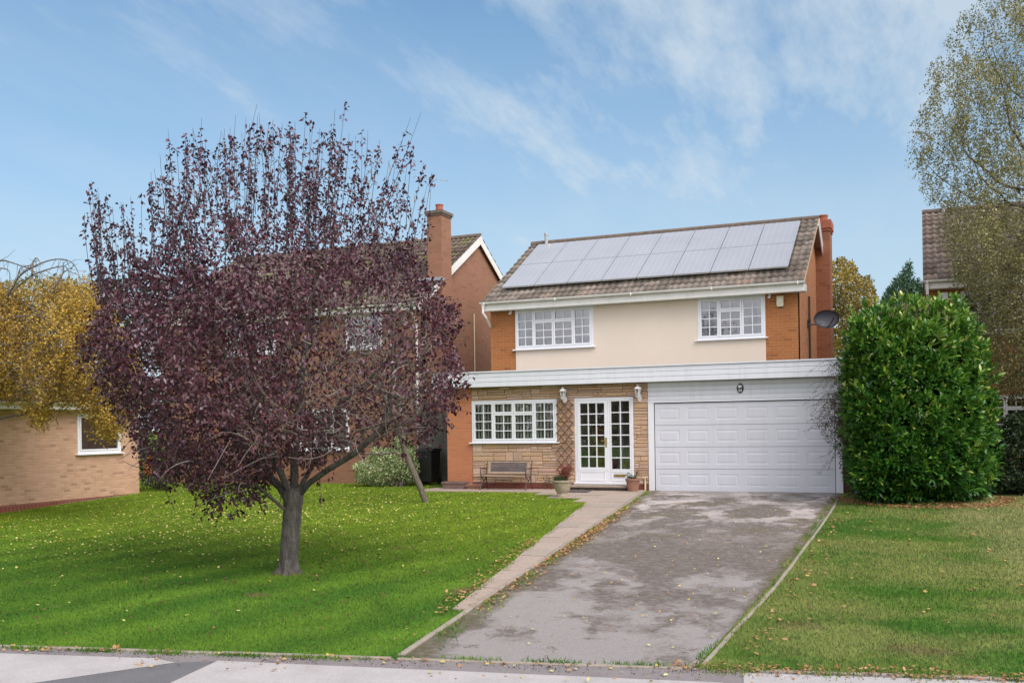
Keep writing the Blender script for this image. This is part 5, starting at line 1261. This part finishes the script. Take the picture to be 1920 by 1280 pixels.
for c_, n_ in zip(SP, SN):
    ax_ = n_ * .75 + np.array([0, 0, .8]) + RNG.normal(0, .3, 3); ax_ /= np.linalg.norm(ax_); k = RNG.integers(7, 11); t1 = np.cross(ax_, RNG.normal(size=3)); t1 /= np.linalg.norm(t1); t2 = np.cross(ax_, t1)
    a = np.arange(k) * 2.4 + RNG.uniform(0, 6); tl = np.linspace(0, 1, k); op = .35 + .9 * (1 - tl)
    LD.append(ax_ * np.cos(op)[:, None] + (t1 * np.cos(a)[:, None] + t2 * np.sin(a)[:, None]) * np.sin(op)[:, None]); LP.append(c_ + ax_ * (tl * .16 - .08)[:, None])
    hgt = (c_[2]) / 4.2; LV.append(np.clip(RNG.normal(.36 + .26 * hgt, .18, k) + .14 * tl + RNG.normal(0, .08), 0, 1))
for k in range(60):                                             # long shoots standing proud of the bush
    i_ = RNG.integers(len(SP)); n_ = SN[i_]
    if n_[1] > .3: continue
    ax_ = n_ * .6 + np.array([0, 0, 1.]) * RNG.uniform(.5, 1.4) + RNG.normal(0, .2, 3); ax_ /= np.linalg.norm(ax_); t1 = np.cross(ax_, RNG.normal(size=3)); t1 /= np.linalg.norm(t1); t2 = np.cross(ax_, t1)
    m_ = RNG.integers(10, 18); tl = np.linspace(0, 1, m_); a = np.arange(m_) * 2.4; op = 1.05 - .6 * tl; L_ = RNG.uniform(.18, .36)
    LD.append(ax_ * np.cos(op)[:, None] + (t1 * np.cos(a)[:, None] + t2 * np.sin(a)[:, None]) * np.sin(op)[:, None]); LP.append(SP[i_] + ax_ * (tl * L_)[:, None]); LV.append(np.clip(.55 + .35 * tl + RNG.normal(0, .08, m_), 0, 1))
LP, LD, LV = np.concatenate(LP), np.concatenate(LD), np.concatenate(LV)
def broad_leaves(name, P, D, L, Wd, mat, parent, val):
    n = len(P); D = D / np.linalg.norm(D, axis=1, keepdims=True); r = np.array([0, 0, 1.]) + RNG.normal(0, .45, (n, 3)); S = np.cross(D, r); S /= np.linalg.norm(S, axis=1, keepdims=True) + 1e-9; N = np.cross(S, D)
    L = (L * RNG.uniform(.75, 1.2, n))[:, None]; w = (Wd * RNG.uniform(.8, 1.2, n))[:, None] / 2
    m1, m2 = P + D * L * .35 + N * .006, P + D * L * .72 - N * L * .02; tip = P + D * L - N * L * .12
    V = np.stack([P, m1 - S * w + N * w * .28, m1, m1 + S * w + N * w * .28, m2 - S * w * .8 + N * w * .2, m2, m2 + S * w * .8 + N * w * .2, tip], 1).reshape(-1, 3)
    b = np.arange(n)[:, None] * 8; T3 = [(0, 2, 1), (0, 3, 2), (1, 2, 5), (1, 5, 4), (2, 3, 6), (2, 6, 5), (4, 5, 7), (5, 6, 7)]
    F = np.concatenate([b + np.array([t]) for t in T3]); return np_mesh(name, V, F, mat, parent, np.repeat(val, 8), smooth=False)
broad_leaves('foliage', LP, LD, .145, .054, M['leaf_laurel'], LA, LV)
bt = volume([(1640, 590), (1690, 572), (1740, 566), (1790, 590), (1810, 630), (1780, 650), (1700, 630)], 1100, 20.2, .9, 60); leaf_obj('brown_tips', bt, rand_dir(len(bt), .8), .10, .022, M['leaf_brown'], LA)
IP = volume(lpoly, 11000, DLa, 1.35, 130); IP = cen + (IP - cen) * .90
leaf_obj('inner_foliage', IP, rand_dir(len(IP)), .15, .075, M['leaf_laurel_shade'], LA)
mb = MB(); cb = np.array([cen[0], cen[1], 0.])
for k in range(26):
    e_ = IP[RNG.integers(len(IP))]; b_ = cb + np.array([RNG.normal(0, .25), RNG.normal(0, .25), -.1]); mb.tube([b_, b_ * .5 + e_ * .5 + np.array([0, 0, .2]), e_], [.03, .018, .006], 5, cap=False)
mb.build('stems', M['bark_birch'], LA)
# ---- spindly shrub with arching sprays between garage and laurel
SH = thing('arching_shrub', 'spindly brown shrub arching over the edge of the garage door', 'shrub', (4.75, -.75, 0))
ds = 21.9; mb = MB(); P, V_ = [], []
tips_ = [(1515, 700), (1520, 722), (1523, 738), (1545, 730), (1560, 726), (1505, 760), (1520, 768), (1512, 790), (1508, 808), (1530, 800), (1540, 812), (1550, 830), (1545, 800), (1556, 840), (1530, 860), (1534, 888), (1552, 882), (1570, 780), (1560, 760), (1572, 850), (1535, 690), (1555, 695), (1526, 778), (1518, 802), (1542, 822), (1532, 750), (1540, 770), (1550, 790), (1565, 810), (1590, 700), (1600, 740), (1575, 880), (1580, 905)] + [(1512 + i * 6.5, 765 + (i % 5) * 13) for i in range(10)] + [(1540 + i * 5, 700 + (i % 4) * 22) for i in range(8)]
for (u, w) in tips_:
    d = ds + RNG.uniform(-.35, .25); b_ = vol_point(1592 + RNG.uniform(-6, 10), 900, ds + .1); e_ = vol_point(u, w, d); rise = RNG.uniform(8, 46)
    mid = vol_point(1582 + RNG.uniform(-8, 8), (w if w < 820 else w - 40) - rise * .4, ds + RNG.uniform(-.1, .1)); m2 = vol_point((1582 + u) / 2, w - rise, (ds + d) / 2)
    pts = [b_, mid * .6 + b_ * .4, mid, m2, e_]; t_ = np.linspace(0, 4, 30); Q = np.stack([np.interp(t_, range(5), [p_[k] for p_ in pts]) for k in range(3)], 1)
    for _ in range(3): Q[1:-1] = (Q[:-2] + Q[1:-1] * 2 + Q[2:]) / 4
    mb.tube(Q, list(np.linspace(.009, .0025, 30)), 4, cap=False); tt = RNG.uniform(13, 29, RNG.integers(28, 70)); P.append(np.stack([np.interp(tt, range(30), Q[:, k]) for k in range(3)], 1) + RNG.normal(0, .022, (len(tt), 3)))
    if w < 850: tt = RNG.uniform(8, 20, 25); P.append(np.stack([np.interp(tt, range(30), Q[:, k]) for k in range(3)], 1) + RNG.normal(0, .06, (len(tt), 3)))
mb.build('stems', M['bark_birch'], SH); P = np.concatenate(P); leaf_obj('foliage', P, rand_dir(len(P), -.2), .036, .014, M['leaf_shrub'], SH)
P = volume([(1560, 740), (1590, 700), (1606, 720), (1606, 925), (1588, 935), (1576, 880), (1566, 800)], 1700, 21.7, .4, 25); P = np.concatenate([P, volume([(1530, 790), (1548, 752), (1580, 728), (1600, 750), (1600, 850), (1570, 846), (1545, 822)], 1300, 21.6, .35, 25)]); leaf_obj('inner_foliage', P, rand_dir(len(P), -.2), .048, .018, M['leaf_shrub'], SH)

def bushy(name, label, cat, loc, pts, n, dist, depth, thick, L, Wd, mat, stems=12, group=None, up=.3, parts=('foliage', 'stems'), inner=True):
    o = thing(name, label, cat, loc, group); P = volume(pts, n, dist, depth, thick, shell=.45)
    cl = np.sin(P[:, 0] * 4.3 + P[:, 2] * 2) * np.sin(P[:, 2] * 5 + 1) * np.sin(P[:, 1] * 3.1); P = P[(cl > -.55) | (RNG.random(len(P)) < .4)]
    leaf_obj(parts[0], P, rand_dir(len(P), up), L, Wd, M[mat], o); mb = MB(); b = np.array(loc, float)
    for k in range(stems):
        e_ = P[RNG.integers(len(P))]; s_ = b + np.array([RNG.normal(0, .1), RNG.normal(0, .1), -.05]); mb.tube([s_, s_ * .55 + e_ * .45 + np.array([0, 0, .12]), e_], [.025, .014, .004], 4, cap=False)
    mb.build(parts[1], M['bark_birch'], o); return o
bushy('variegated_bush', 'pale variegated green bush in front of the grey gate', 'bush', (-7.6, .6, 0), [(668, 905), (662, 870), (690, 858), (700, 835), (730, 842), (742, 815), (765, 822), (785, 850), (790, 880), (780, 905), (720, 915)], 9000, 28.2, .75, 30, .06, .04, 'leaf_var')
bushy('orange_berry_shrub', 'dark shrub with bright orange berries at the bungalow corner', 'shrub', (-15.2, -.6, -.1), [(263, 915), (264, 830), (290, 815), (330, 840), (335, 900), (310, 920)], 1500, 28.9, .6, 25, .07, .035, 'leaf_dark')
OB = bpy.data.objects[-1] if False else None
P = volume([(268, 868), (280, 850), (300, 875), (322, 876), (326, 884), (300, 892), (270, 890)], 420, 28.4, .25, 10); ob_par = [o for o in COL.objects if o.name.startswith('orange_berry_shrub')][0]
leaf_obj('berries', P, rand_dir(len(P)), .05, .045, M['leaf_orange'], ob_par)
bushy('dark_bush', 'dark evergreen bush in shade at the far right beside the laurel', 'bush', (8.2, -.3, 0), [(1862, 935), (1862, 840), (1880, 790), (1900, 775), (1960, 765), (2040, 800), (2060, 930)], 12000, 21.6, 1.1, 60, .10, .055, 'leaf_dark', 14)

# ---- weeping birches
def weeping(name, label, pts, root, trunk_px, dist, depth, thick, natt, nstr, mat, leaf, lenr, base_r, barkm='bark_birch', dens=None, lps=20):
    o = thing(name, label, 'tree', root); att = volume(pts, natt, dist, depth, thick)
    st = [(np.array(root, float), -1)]
    for i, q in enumerate(trunk_px): st.append((vol_point(q[0], q[1], q[2] if len(q) > 2 else dist), i))
    nodes, par = colonize(st, att, .28, .4, 4.5, 90); w_, r_, c_ = wood('trunk', nodes, par, M[barkm], o, tip=.005, base_r=base_r, p=2.3)
    mb = MB(); P = []; S = volume(pts, nstr, dist, depth, thick, dens, shell=.25)
    cl_ = np.sin(S[:, 0] * 3.1 + S[:, 2] * 1.3) * np.sin(S[:, 2] * 2.3 + 1) * np.sin(S[:, 1] * 2.9); S = S[(cl_ > -.02) | (RNG.random(len(S)) < .22)]
    for s_ in S:
        L_ = RNG.uniform(*lenr); sw = RNG.normal(0, .12, 3); sw[2] = 0; k = max(6, int(lps * L_)); t_ = RNG.random(k) ** .8
        P.append(s_ + np.stack([sw[0] * t_ + RNG.normal(0, .05, k), sw[1] * t_ + RNG.normal(0, .05, k), L_ * (.35 - t_)], 1))
        mb.add([s_ + np.array([-.0025, 0, L_ * .4]), s_ + np.array([.0025, 0, L_ * .4]), s_ + sw + np.array([.0015, .001, -L_ * .65]), s_ + sw + np.array([-.0015, .001, -L_ * .65])], [(0, 1, 2, 3)])
    P = np.concatenate(P); mb.build('hanging_twigs', M[barkm], o)
    v = np.clip(RNG.beta(2, 2.2, len(P)) + .16 * np.sin(P[:, 0] * 2.3 + 1) * np.sin(P[:, 2] * 1.9), 0, 1)
    leaf_obj('crown', P, rand_dir(len(P), -.5), leaf, leaf * .62, M[mat], o, val=v); return o, nodes
bp = [(1716, 240), (1712, 300), (1722, 368), (1765, 378), (1775, 450), (1795, 515), (1828, 575), (1838, 640), (1858, 705), (1885, 738), (1940, 748), (2080, 750), (2180, 600), (2210, 300), (2120, 0), (2000, -140), (1900, -60), (1845, -10), (1800, 30), (1765, 90), (1745, 130), (1735, 190)]
def dens_b(u, w):
    d = np.ones(len(u)); d = np.where((u < 1780) & (w < 400), .60, d); d = np.where((w < 110) & (u < 1900), .45, d); d = np.where(w > 400, 1., d * .62); return d
weeping('weeping_birch', 'tall weeping birch with small olive-brown leaves at the right edge', bp, (9.1, -.2, -.05), [(1965, 800, 22.5), (1962, 700, 22.5), (1958, 600, 22.5), (1955, 500, 22.5), (1950, 380, 22.5)], 22.5, 2.6, 220, 1500, 11000, 'leaf_birch', .058, (.18, .55), .17, dens=dens_b, lps=44)
yp = [(-160, 560), (-60, 530), (30, 535), (110, 530), (165, 522), (215, 560), (250, 640), (262, 720), (240, 780), (215, 815), (180, 800), (150, 745), (105, 745), (75, 795), (40, 745), (0, 730), (-100, 750), (-170, 720)]
YT, yn = weeping('yellow_birch', 'weeping tree with yellow autumn leaves hanging over the bungalow roof', yp, (-13.7, -8.3, -.35), [(-58, 880, 22.0), (-55, 790, 22.0), (-50, 700, 22.0), (-20, 600, 22.0), (20, 560, 22.0)], 22.0, 1.5, 90, 650, 6000, 'leaf_yellow', .060, (.2, .65), .13, barkm='bark_twig', lps=38)
mb = MB()
arcs = [[(20, 560), (30, 520), (60, 500), (100, 484), (135, 487), (150, 515), (156, 560)], [(30, 540), (60, 515), (95, 503), (125, 497), (130, 520)], [(-40, 520), (0, 485), (30, 495), (60, 505), (75, 540)], [(60, 515), (62, 490), (68, 482), (78, 495)], [(-60, 560), (-20, 500), (20, 505), (15, 560)], [(10, 560), (30, 530), (38, 500), (60, 498)], [(100, 540), (120, 510), (118, 490)], [(-30, 600), (20, 600), (80, 630), (120, 640)], [(-30, 660), (30, 640), (90, 650), (140, 690)], [(0, 600), (60, 590), (110, 600), (130, 650)], [(30, 690), (80, 700), (130, 720), (170, 700)]]
for a_ in arcs:
    pts = [vol_point(u, w, 21.2 + RNG.uniform(-.4, .4)) for u, w in a_]; t_ = np.linspace(0, len(pts) - 1, 22); Q = np.stack([np.interp(t_, range(len(pts)), [p_[k] for p_ in pts]) for k in range(3)], 1)
    for _ in range(3): Q[1:-1] = (Q[:-2] + Q[1:-1] * 2 + Q[2:]) / 4
    mb.tube(Q, list(np.linspace(.022, .005, 22)), 6, cap=False)
    for k in range(9):
        q_ = Q[RNG.integers(2, 21)]; e_ = q_ + np.array([RNG.normal(0, .18), RNG.normal(0, .18), RNG.normal(-.15, .25)]); mb.tube([q_, (q_ + e_) / 2 + RNG.normal(0, .04, 3), e_], [.008, .005, .003], 3, cap=False)
for k in range(130):
    q_ = volume([(-40, 590), (110, 580), (120, 700), (40, 740), (-60, 720)], 1, 21.2, .8, 50)[0]; e_ = q_ + np.array([RNG.normal(0, .4), RNG.normal(0, .4), RNG.normal(-.1, .2)]); mb.tube([q_, (q_ + e_) / 2 + RNG.normal(0, .06, 3), e_], [.008, .006, .003], 3, cap=False)
mb.build('branches', M['bark_twig'], YT)

# ---- trees far behind the houses
def far_tree(name, label, pts, dist, depth, n, L, Wd, mat, root_px, natt=260, up=0.0, group=None, tr=.16):
    b = vol_point(root_px[0], root_px[1], dist); b[2] = float(gz(b[0], b[1])); o = thing(name, label, 'tree', tuple(b), group)
    us = [p[0] for p in pts]; ws = [p[1] for p in pts]; th = max(20, min(max(us) - min(us), max(ws) - min(ws)) * .45)
    att = volume(pts, natt, dist, depth, th); st = [(b, -1), (b * .6 + np.mean(att, 0) * .4, 0), (b * .35 + np.mean(att, 0) * .65, 1)]
    nodes, par = colonize(st, att, .45, .6, 9, 60, maxn=1500); wood('trunk', nodes, par, M['bark_birch'], o, tip=.012, base_r=tr, p=2.2)
    P = volume(pts, n, dist, depth, th, shell=.3); c = np.sin(P[:, 0] * 2.3 + 1.7) * np.sin(P[:, 2] * 2.9) * np.sin(P[:, 1] * 2.1); P = P[(c > -.35) | (RNG.random(len(P)) < .35)]
    leaf_obj('crown', P, rand_dir(len(P), up), L, Wd, M[mat], o, val=np.clip(RNG.random(len(P)) * .75 + .25 * np.sin(P[:, 0] * 1.7) * np.sin(P[:, 2] * 2.2) + .12, 0, 1)); return o
far_tree('golden_tree', 'golden green autumn tree behind the house, beside the chimney', [(1545, 690), (1550, 500), (1575, 483), (1600, 490), (1612, 520), (1632, 518), (1648, 560), (1640, 590), (1670, 620), (1660, 700)], 42, 2.6, 11000, .13, .09, 'leaf_gold', (1600, 860))
far_tree('conifer', 'dark green conifer between laurel and the right-hand house', [(1655, 560), (1672, 535), (1680, 520), (1692, 512), (1700, 495), (1706, 490), (1712, 520), (1735, 540), (1745, 640), (1650, 640)], 38, 1.8, 9000, .18, .04, 'leaf_conifer', (1700, 860), up=.3)
far_tree('background_tree', 'dark leafy tree behind the purple tree and the bungalow', [(150, 560), (180, 525), (260, 520), (340, 510), (430, 520), (480, 560), (500, 700), (480, 880), (160, 880)], 40, 3.0, 7500, .24, .13, 'leaf_dark', (330, 880), group='trees between bungalow and left house')
far_tree('background_tree', 'golden tree seen through the middle of the purple crown', [(400, 560), (440, 525), (500, 520), (540, 560), (560, 700), (540, 880), (390, 880)], 46, 2.6, 4200, .22, .13, 'leaf_gold', (470, 880), group='trees between bungalow and left house')
far_tree('background_tree', 'dull grey-green tree above the bungalow roof at the left edge', [(-160, 640), (-120, 560), (-40, 530), (40, 525), (110, 515), (160, 535), (200, 640)], 48, 3.0, 4200, .24, .13, 'leaf_birch', (20, 860))

# ================================================================== GRASS AND FALLEN LEAVES
def in_view(x, y, m=1100):
    rel = np.stack([x - CAM[0], y - CAM[1]], 1); d = rel @ FW[:2]; u = 960 + (rel @ RT[:2]) / np.maximum(d, .1) * FPX
    return (d > 5) & (u > -m) & (u < 1920 + m), d
def lawn_mask(x, y):
    edge = y > EY(x) + .04
    left = np.minimum(np.where(y < -13.32, KL(y) - .08, np.where(y < -2.88, PLx(y) - .015, np.where(y < -1.15, np.where(y < -2.2, -1.18, -2.1), -6.15))), 99)
    l = (x < left) & (y < np.where(x < -6.15, 2.0, -1.02)) & ((x > -14.74) | (y > -1.75)) & edge
    r = (x > np.interp(y, [-15.2, -14.8, -11, -5.5, 0], [4.24, 4.29, 4.45, 4.49, 4.49])) & (y < 3.5) & edge
    return l, r
def blades():
    n = 2400000; x = RNG.uniform(-24, 19, n); y = RNG.uniform(-16.5, 3.5, n); v, d = in_view(x, y); l, r = lawn_mask(x, y)
    dens = np.clip((10.5 / np.maximum(d, 1)) ** 1.15, 0, 1); k = v & (l | r) & (RNG.random(n) < dens); x, y, d, rr = x[k], y[k], d[k], r[k]
    n = len(x); z = gz(x, y); h = RNG.uniform(.014, .036, n) * np.where(rr, 1.3, 1.0) * (1 + .16 * np.sin(x * 3.1 + 1) * np.sin(y * 2.7)); 
    edge = (RNG.random(n) < .04); h = np.where(edge, h * 1.5, h)
    a = RNG.uniform(0, 2 * np.pi, n); w = .0045 * np.clip(d / 10, 1, 3.0) * RNG.uniform(.7, 1.3, n); lean = RNG.normal(0, .35, (n, 2)) * h[:, None]
    # mown stripes lean alternately towards and away from the street
    s = np.sin((x * .92 - y * .30) * 2 * np.pi); lean[:, 1] += np.where(rr, 0, s * .12) * h
    c, s_ = np.cos(a) * w, np.sin(a) * w
    V = np.stack([np.stack([x - c, y - s_, z], 1), np.stack([x + c, y + s_, z], 1), np.stack([x + lean[:, 0], y + lean[:, 1], z + h], 1)], 1).reshape(-1, 3)
    F = np.arange(n * 3).reshape(-1, 3); val = RNG.random(n); val = np.where(rr, val, np.minimum(val, .93))
    o = np_mesh('grass', V, F, M['blades'], None, np.repeat(val, 3)); tag(o, 'short mown green grass on the two front lawns', 'grass', kind='stuff')
    # ragged tufts along edgings and slabs
    P = []
    for _ in range(2600): t_ = RNG.random(); y_ = -15.2 + 14.4 * t_; P.append((KL(y_) + .02 + abs(RNG.normal(0, .10)) * (1.5 - t_), y_))
    for _ in range(3200): x_ = RNG.uniform(-6, 1.2); P.append((x_, EY(x_) - .03 - abs(RNG.normal(0, .05))))
    for _ in range(1100): x_ = RNG.uniform(1.4, 4.6); P.append((x_, EY(x_) + RNG.normal(.03, .035)))
    for _ in range(3200): x_ = RNG.uniform(4.1, 9); P.append((x_, EY(x_) - .02 + RNG.normal(0, .08)))
    for _ in range(1600): y_ = RNG.uniform(-14.8, -1.5); P.append((4.40 - abs(RNG.normal(0, .05)) - np.clip(-y_ - 13, 0, 3) * .1, y_))
    for _ in range(2200): y_ = RNG.uniform(-13.5, -3); P.append((PLx(y_) + RNG.normal(.0, .05), y_))
    P = np.array(P); P = P[(np.sin(P[:, 0] * 7 + P[:, 1] * 5) + RNG.normal(0, .6, len(P))) > -.1]; n = len(P); z = gz(P[:, 0], P[:, 1]) + .012; h = RNG.uniform(.02, .06, n); a = RNG.uniform(0, 6.28, n); w = .006
    c, s_ = np.cos(a) * w, np.sin(a) * w; ln = RNG.normal(0, .6, (n, 2)) * h[:, None]
    V = np.stack([np.stack([P[:, 0] - c, P[:, 1] - s_, z], 1), np.stack([P[:, 0] + c, P[:, 1] + s_, z], 1), np.stack([P[:, 0] + ln[:, 0], P[:, 1] + ln[:, 1], z + h], 1)], 1).reshape(-1, 3)
    tag(np_mesh('edge_weeds', V, np.arange(n * 3).reshape(-1, 3), M['blades'], None, np.repeat(RNG.random(n), 3)), 'ragged grass and weeds along the concrete edgings', 'weeds', kind='stuff')
blades()
def scatter():
    X_, Y_, S_, V_ = [], [], [], []
    def put(x, y, s, v0, v1): X_.append(x); Y_.append(y); S_.append(RNG.uniform(s * .6, s * 1.3, len(x))); V_.append(RNG.uniform(v0, v1, len(x)))
    n = 7500; x = RNG.normal(-7.6, 3.3, n); y = RNG.normal(-6.2, 3.3, n); l, r = lawn_mask(x, y); k = l & (RNG.random(n) < .5); put(x[k], y[k], .043, .74, 1.)
    n = 500; x = RNG.uniform(-10, 1, n); y = RNG.uniform(-16, -2, n); l, r = lawn_mask(x, y); put(x[l], y[l], .04, .0, .3)
    n = 260; x = RNG.normal(-2.4, 2.0, n); y = RNG.normal(-10.8, 1.8, n); l, r = lawn_mask(x, y); put(x[l], y[l], .055, .0, .1)
    n = 900; y = RNG.uniform(-13.5, -2.5, n); y = np.where(RNG.random(n) < .6, RNG.normal(-7.5, 1.6, n), y); put(KL(y) + .03 + np.abs(RNG.normal(0, .13, n)), y, .05, .25, .72)
    n = 260; y = RNG.uniform(-13.6, -8, n); put(PLx(y) - np.abs(RNG.normal(0, .12, n)), y, .045, .3, .7)
    n = 620; x = RNG.uniform(4.0, 9.5, n); put(x, EY(x) + RNG.normal(.02, .09, n), .038, .30, .62)
    n = 130; x = RNG.uniform(-6, 4, n); put(x, EY(x) - np.abs(RNG.normal(0, .10, n)), .05, .3, .8)
    n = 150; x = RNG.uniform(4.6, 8, n); y = RNG.uniform(-14.3, -3, n); put(x, y, .05, .3, .75)
    n = 120; y = RNG.uniform(-14.5, -4, n); put(4.55 + np.abs(RNG.normal(0, .15, n)), y, .05, .3, .7)
    n = 950; a = RNG.uniform(-math.pi, .3, n); r_ = RNG.normal(1.62, .12, n); put(6.1 + np.cos(a) * r_, -1.25 + np.sin(a) * r_ * .98, .05, .15, .5)
    n = 260; x = RNG.normal(-3.5, .7, n) + 10.2; y = RNG.normal(-2.3, .15, n); put(x, y, .05, .2, .5)
    n = 420; x = RNG.uniform(1.0, 4.2, n); y = RNG.uniform(-14.8, -1, n); put(x, y, .035, .35, 1.)
    n = 60; x = RNG.uniform(-1, 5, n); put(x, EY(x) - RNG.uniform(.1, .6, n), .04, .4, 1.)
    x, y, s, v = map(np.concatenate, (X_, Y_, S_, V_)); onl = lawn_mask(x, y); lift = np.where(onl[0] | onl[1], .032, .028)
    P = np.stack([x, y, gz(x, y) + lift], 1); D = rand_dir(len(P)); D[:, 2] *= .25
    n = len(P); D /= np.linalg.norm(D, axis=1, keepdims=True); S = np.cross(D, np.array([0, 0, 1.]) + RNG.normal(0, .3, (n, 3))); S /= np.linalg.norm(S, axis=1, keepdims=True); N = np.cross(S, D); L = s[:, None]
    V = np.stack([P, P + D * L * .4 - S * L * .38 + N * L * .12, P + D * L * .75 - S * L * .25, P + D * L + N * L * .1, P + D * L * .72 + S * L * .3, P + D * L * .4 + S * L * .36 + N * L * .12], 1).reshape(-1, 3)
    F = (np.arange(n)[:, None] * 6 + np.arange(6)[None])
    _n = 2600; gx_ = RNG.uniform(-4, 7, _n); gy_ = EY(gx_) - np.abs(RNG.normal(.10, .12, _n)); _k = np.sin(gx_ * 5) + RNG.normal(0, .8, _n) > 0; gx_, gy_ = gx_[_k], gy_[_k]; _m = len(gx_)
    Pg = np.stack([gx_, gy_, gz(gx_, gy_) + .014], 1); Vg, Fg = leaves(Pg, rand_dir(_m), .012, .012)
    tag(np_mesh('grit', Vg, Fg, M['soil'], None), 'dark grit and crumbled soil along the street edging', 'grit', kind='stuff')
    tag(np_mesh('fallen_leaves', V, F, M['fallen'], None, np.repeat(v, 6)), 'scattered yellow and brown fallen leaves on lawns and drive', 'fallen leaves', kind='stuff')
scatter()
# dark belt of trees across the road, what the windows mirror
P = []
for k in range(46):
    x_ = -46 + k * 2.6 + RNG.normal(0, .8); hh = RNG.uniform(2.5, 6); P.append(np.stack([x_ + RNG.normal(0, 1.5, 60), -52 + RNG.normal(0, 1.2, 60), RNG.uniform(0, 1, 60) ** .7 * hh], 1))
P = np.concatenate(P); tag(leaf_obj('treeline', P, rand_dir(len(P)), 1.5, 1.2, M['leaf_birch'], None), 'dark belt of trees across the road behind the viewer', 'trees', kind='stuff')

# ================================================================== LIGHT
SUN_EL, SUN_AZ = 46, 62          # azimuth measured from -Y (the street) towards +X
sd = Vector((math.sin(R(SUN_AZ)) * math.cos(R(SUN_EL)), -math.cos(R(SUN_AZ)) * math.cos(R(SUN_EL)), math.sin(R(SUN_EL))))
ld = bpy.data.lights.new('sun', 'SUN'); ld.energy = 1.7; ld.angle = R(42); ld.color = (1, .93, .88)
lo = bpy.data.objects.new('sun', ld); COL.objects.link(lo); lo.rotation_euler = sd.to_track_quat('Z', 'Y').to_euler(); lo.location = (20, -20, 30)
wd = bpy.data.worlds.new('World'); SC.world = wd; wd.use_nodes = True; t = wd.node_tree; q = T(t)
for n_ in list(t.nodes): t.nodes.remove(n_)
sky = q.n('ShaderNodeTexSky'); sky.sky_type = 'NISHITA'; sky.sun_disc = False; sky.sun_elevation = R(SUN_EL); sky.sun_rotation = math.atan2(sd.x, sd.y)
sky.air_density = 1.0; sky.dust_density = 1.2; sky.ozone_density = 1.6; sky.altitude = 50
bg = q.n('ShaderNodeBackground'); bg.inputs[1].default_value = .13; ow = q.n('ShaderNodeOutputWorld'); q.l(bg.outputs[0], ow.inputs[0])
tc = q.n('ShaderNodeTexCoord'); dv = tc.outputs['Generated']; P = q.sep(dv)
zc = q.math('MAXIMUM', P[2], .02); zz = q.math('ADD', zc, .22)
cp = q.comb(q.math('DIVIDE', P[0], zz), q.math('DIVIDE', P[1], zz), 0.0)
c1 = q.noise(q.mapp(cp, (1.0, .75, 1), (0, 0, R(-30)), (2.9, 9.3, 0)), 1.05, 10, .56)
c2 = q.noise(q.mapp(cp, (1.5, .55, 1), (0, 0, R(-62)), (9.2, 3.3, 0)), 2.6, 10, .64)
lf = q.n('ShaderNodeMapRange'); q.l(P[0], lf.inputs[0]); lf.inputs[1].default_value = -.72; lf.inputs[2].default_value = -.32; lf.inputs[3].default_value = .12; lf.inputs[4].default_value = 1.0
w1 = q.math('MULTIPLY', q.ramp(c1, [(.32, 0.), (.68, 1.)]), lf.outputs[0]); w2 = q.ramp(c2, [(.40, 0.), (.72, 1.)])
cl = q.math('MINIMUM', q.math('ADD', q.math('MULTIPLY', w1, .66), q.math('MULTIPLY', q.math('MULTIPLY', w2, .85), q.math('ADD', w1, .50))), 1.0)
hz = q.ramp(P[2], [(0., .90), (.12, .72), (.26, .42), (.45, .14), (1., .05)])
cl = q.math('MAXIMUM', q.math('MULTIPLY', cl, .74), hz); cl = q.math('MINIMUM', q.math('ADD', cl, q.math('MULTIPLY', w2, .10)), 1.0)
skc = q.mix(1.0, sky.outputs[0], (.25, .58, .72), 'MULTIPLY')
# bright white fill added to the unseen sky, street and right side, lights walls
fill_sky = q.n('ShaderNodeMapRange'); q.l(q.math('SUBTRACT', q.math('MULTIPLY', P[1], .8), q.math('MULTIPLY', P[0], .9)), fill_sky.inputs[0]); fill_sky.inputs[1].default_value = .25; fill_sky.inputs[2].default_value = -.25
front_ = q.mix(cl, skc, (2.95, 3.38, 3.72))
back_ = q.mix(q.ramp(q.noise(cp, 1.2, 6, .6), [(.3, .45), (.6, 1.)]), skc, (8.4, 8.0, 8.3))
q.l(q.mix(fill_sky.outputs[0], front_, back_), bg.inputs[0])
SC.view_settings.view_transform = 'Standard'; SC.view_settings.look = 'None'; SC.view_settings.exposure = .80; SC.view_settings.gamma = 1
SC.cycles.max_bounces = 8; SC.cycles.transparent_max_bounces = 12; SC.cycles.caustics_reflective = False; SC.cycles.caustics_refractive = False
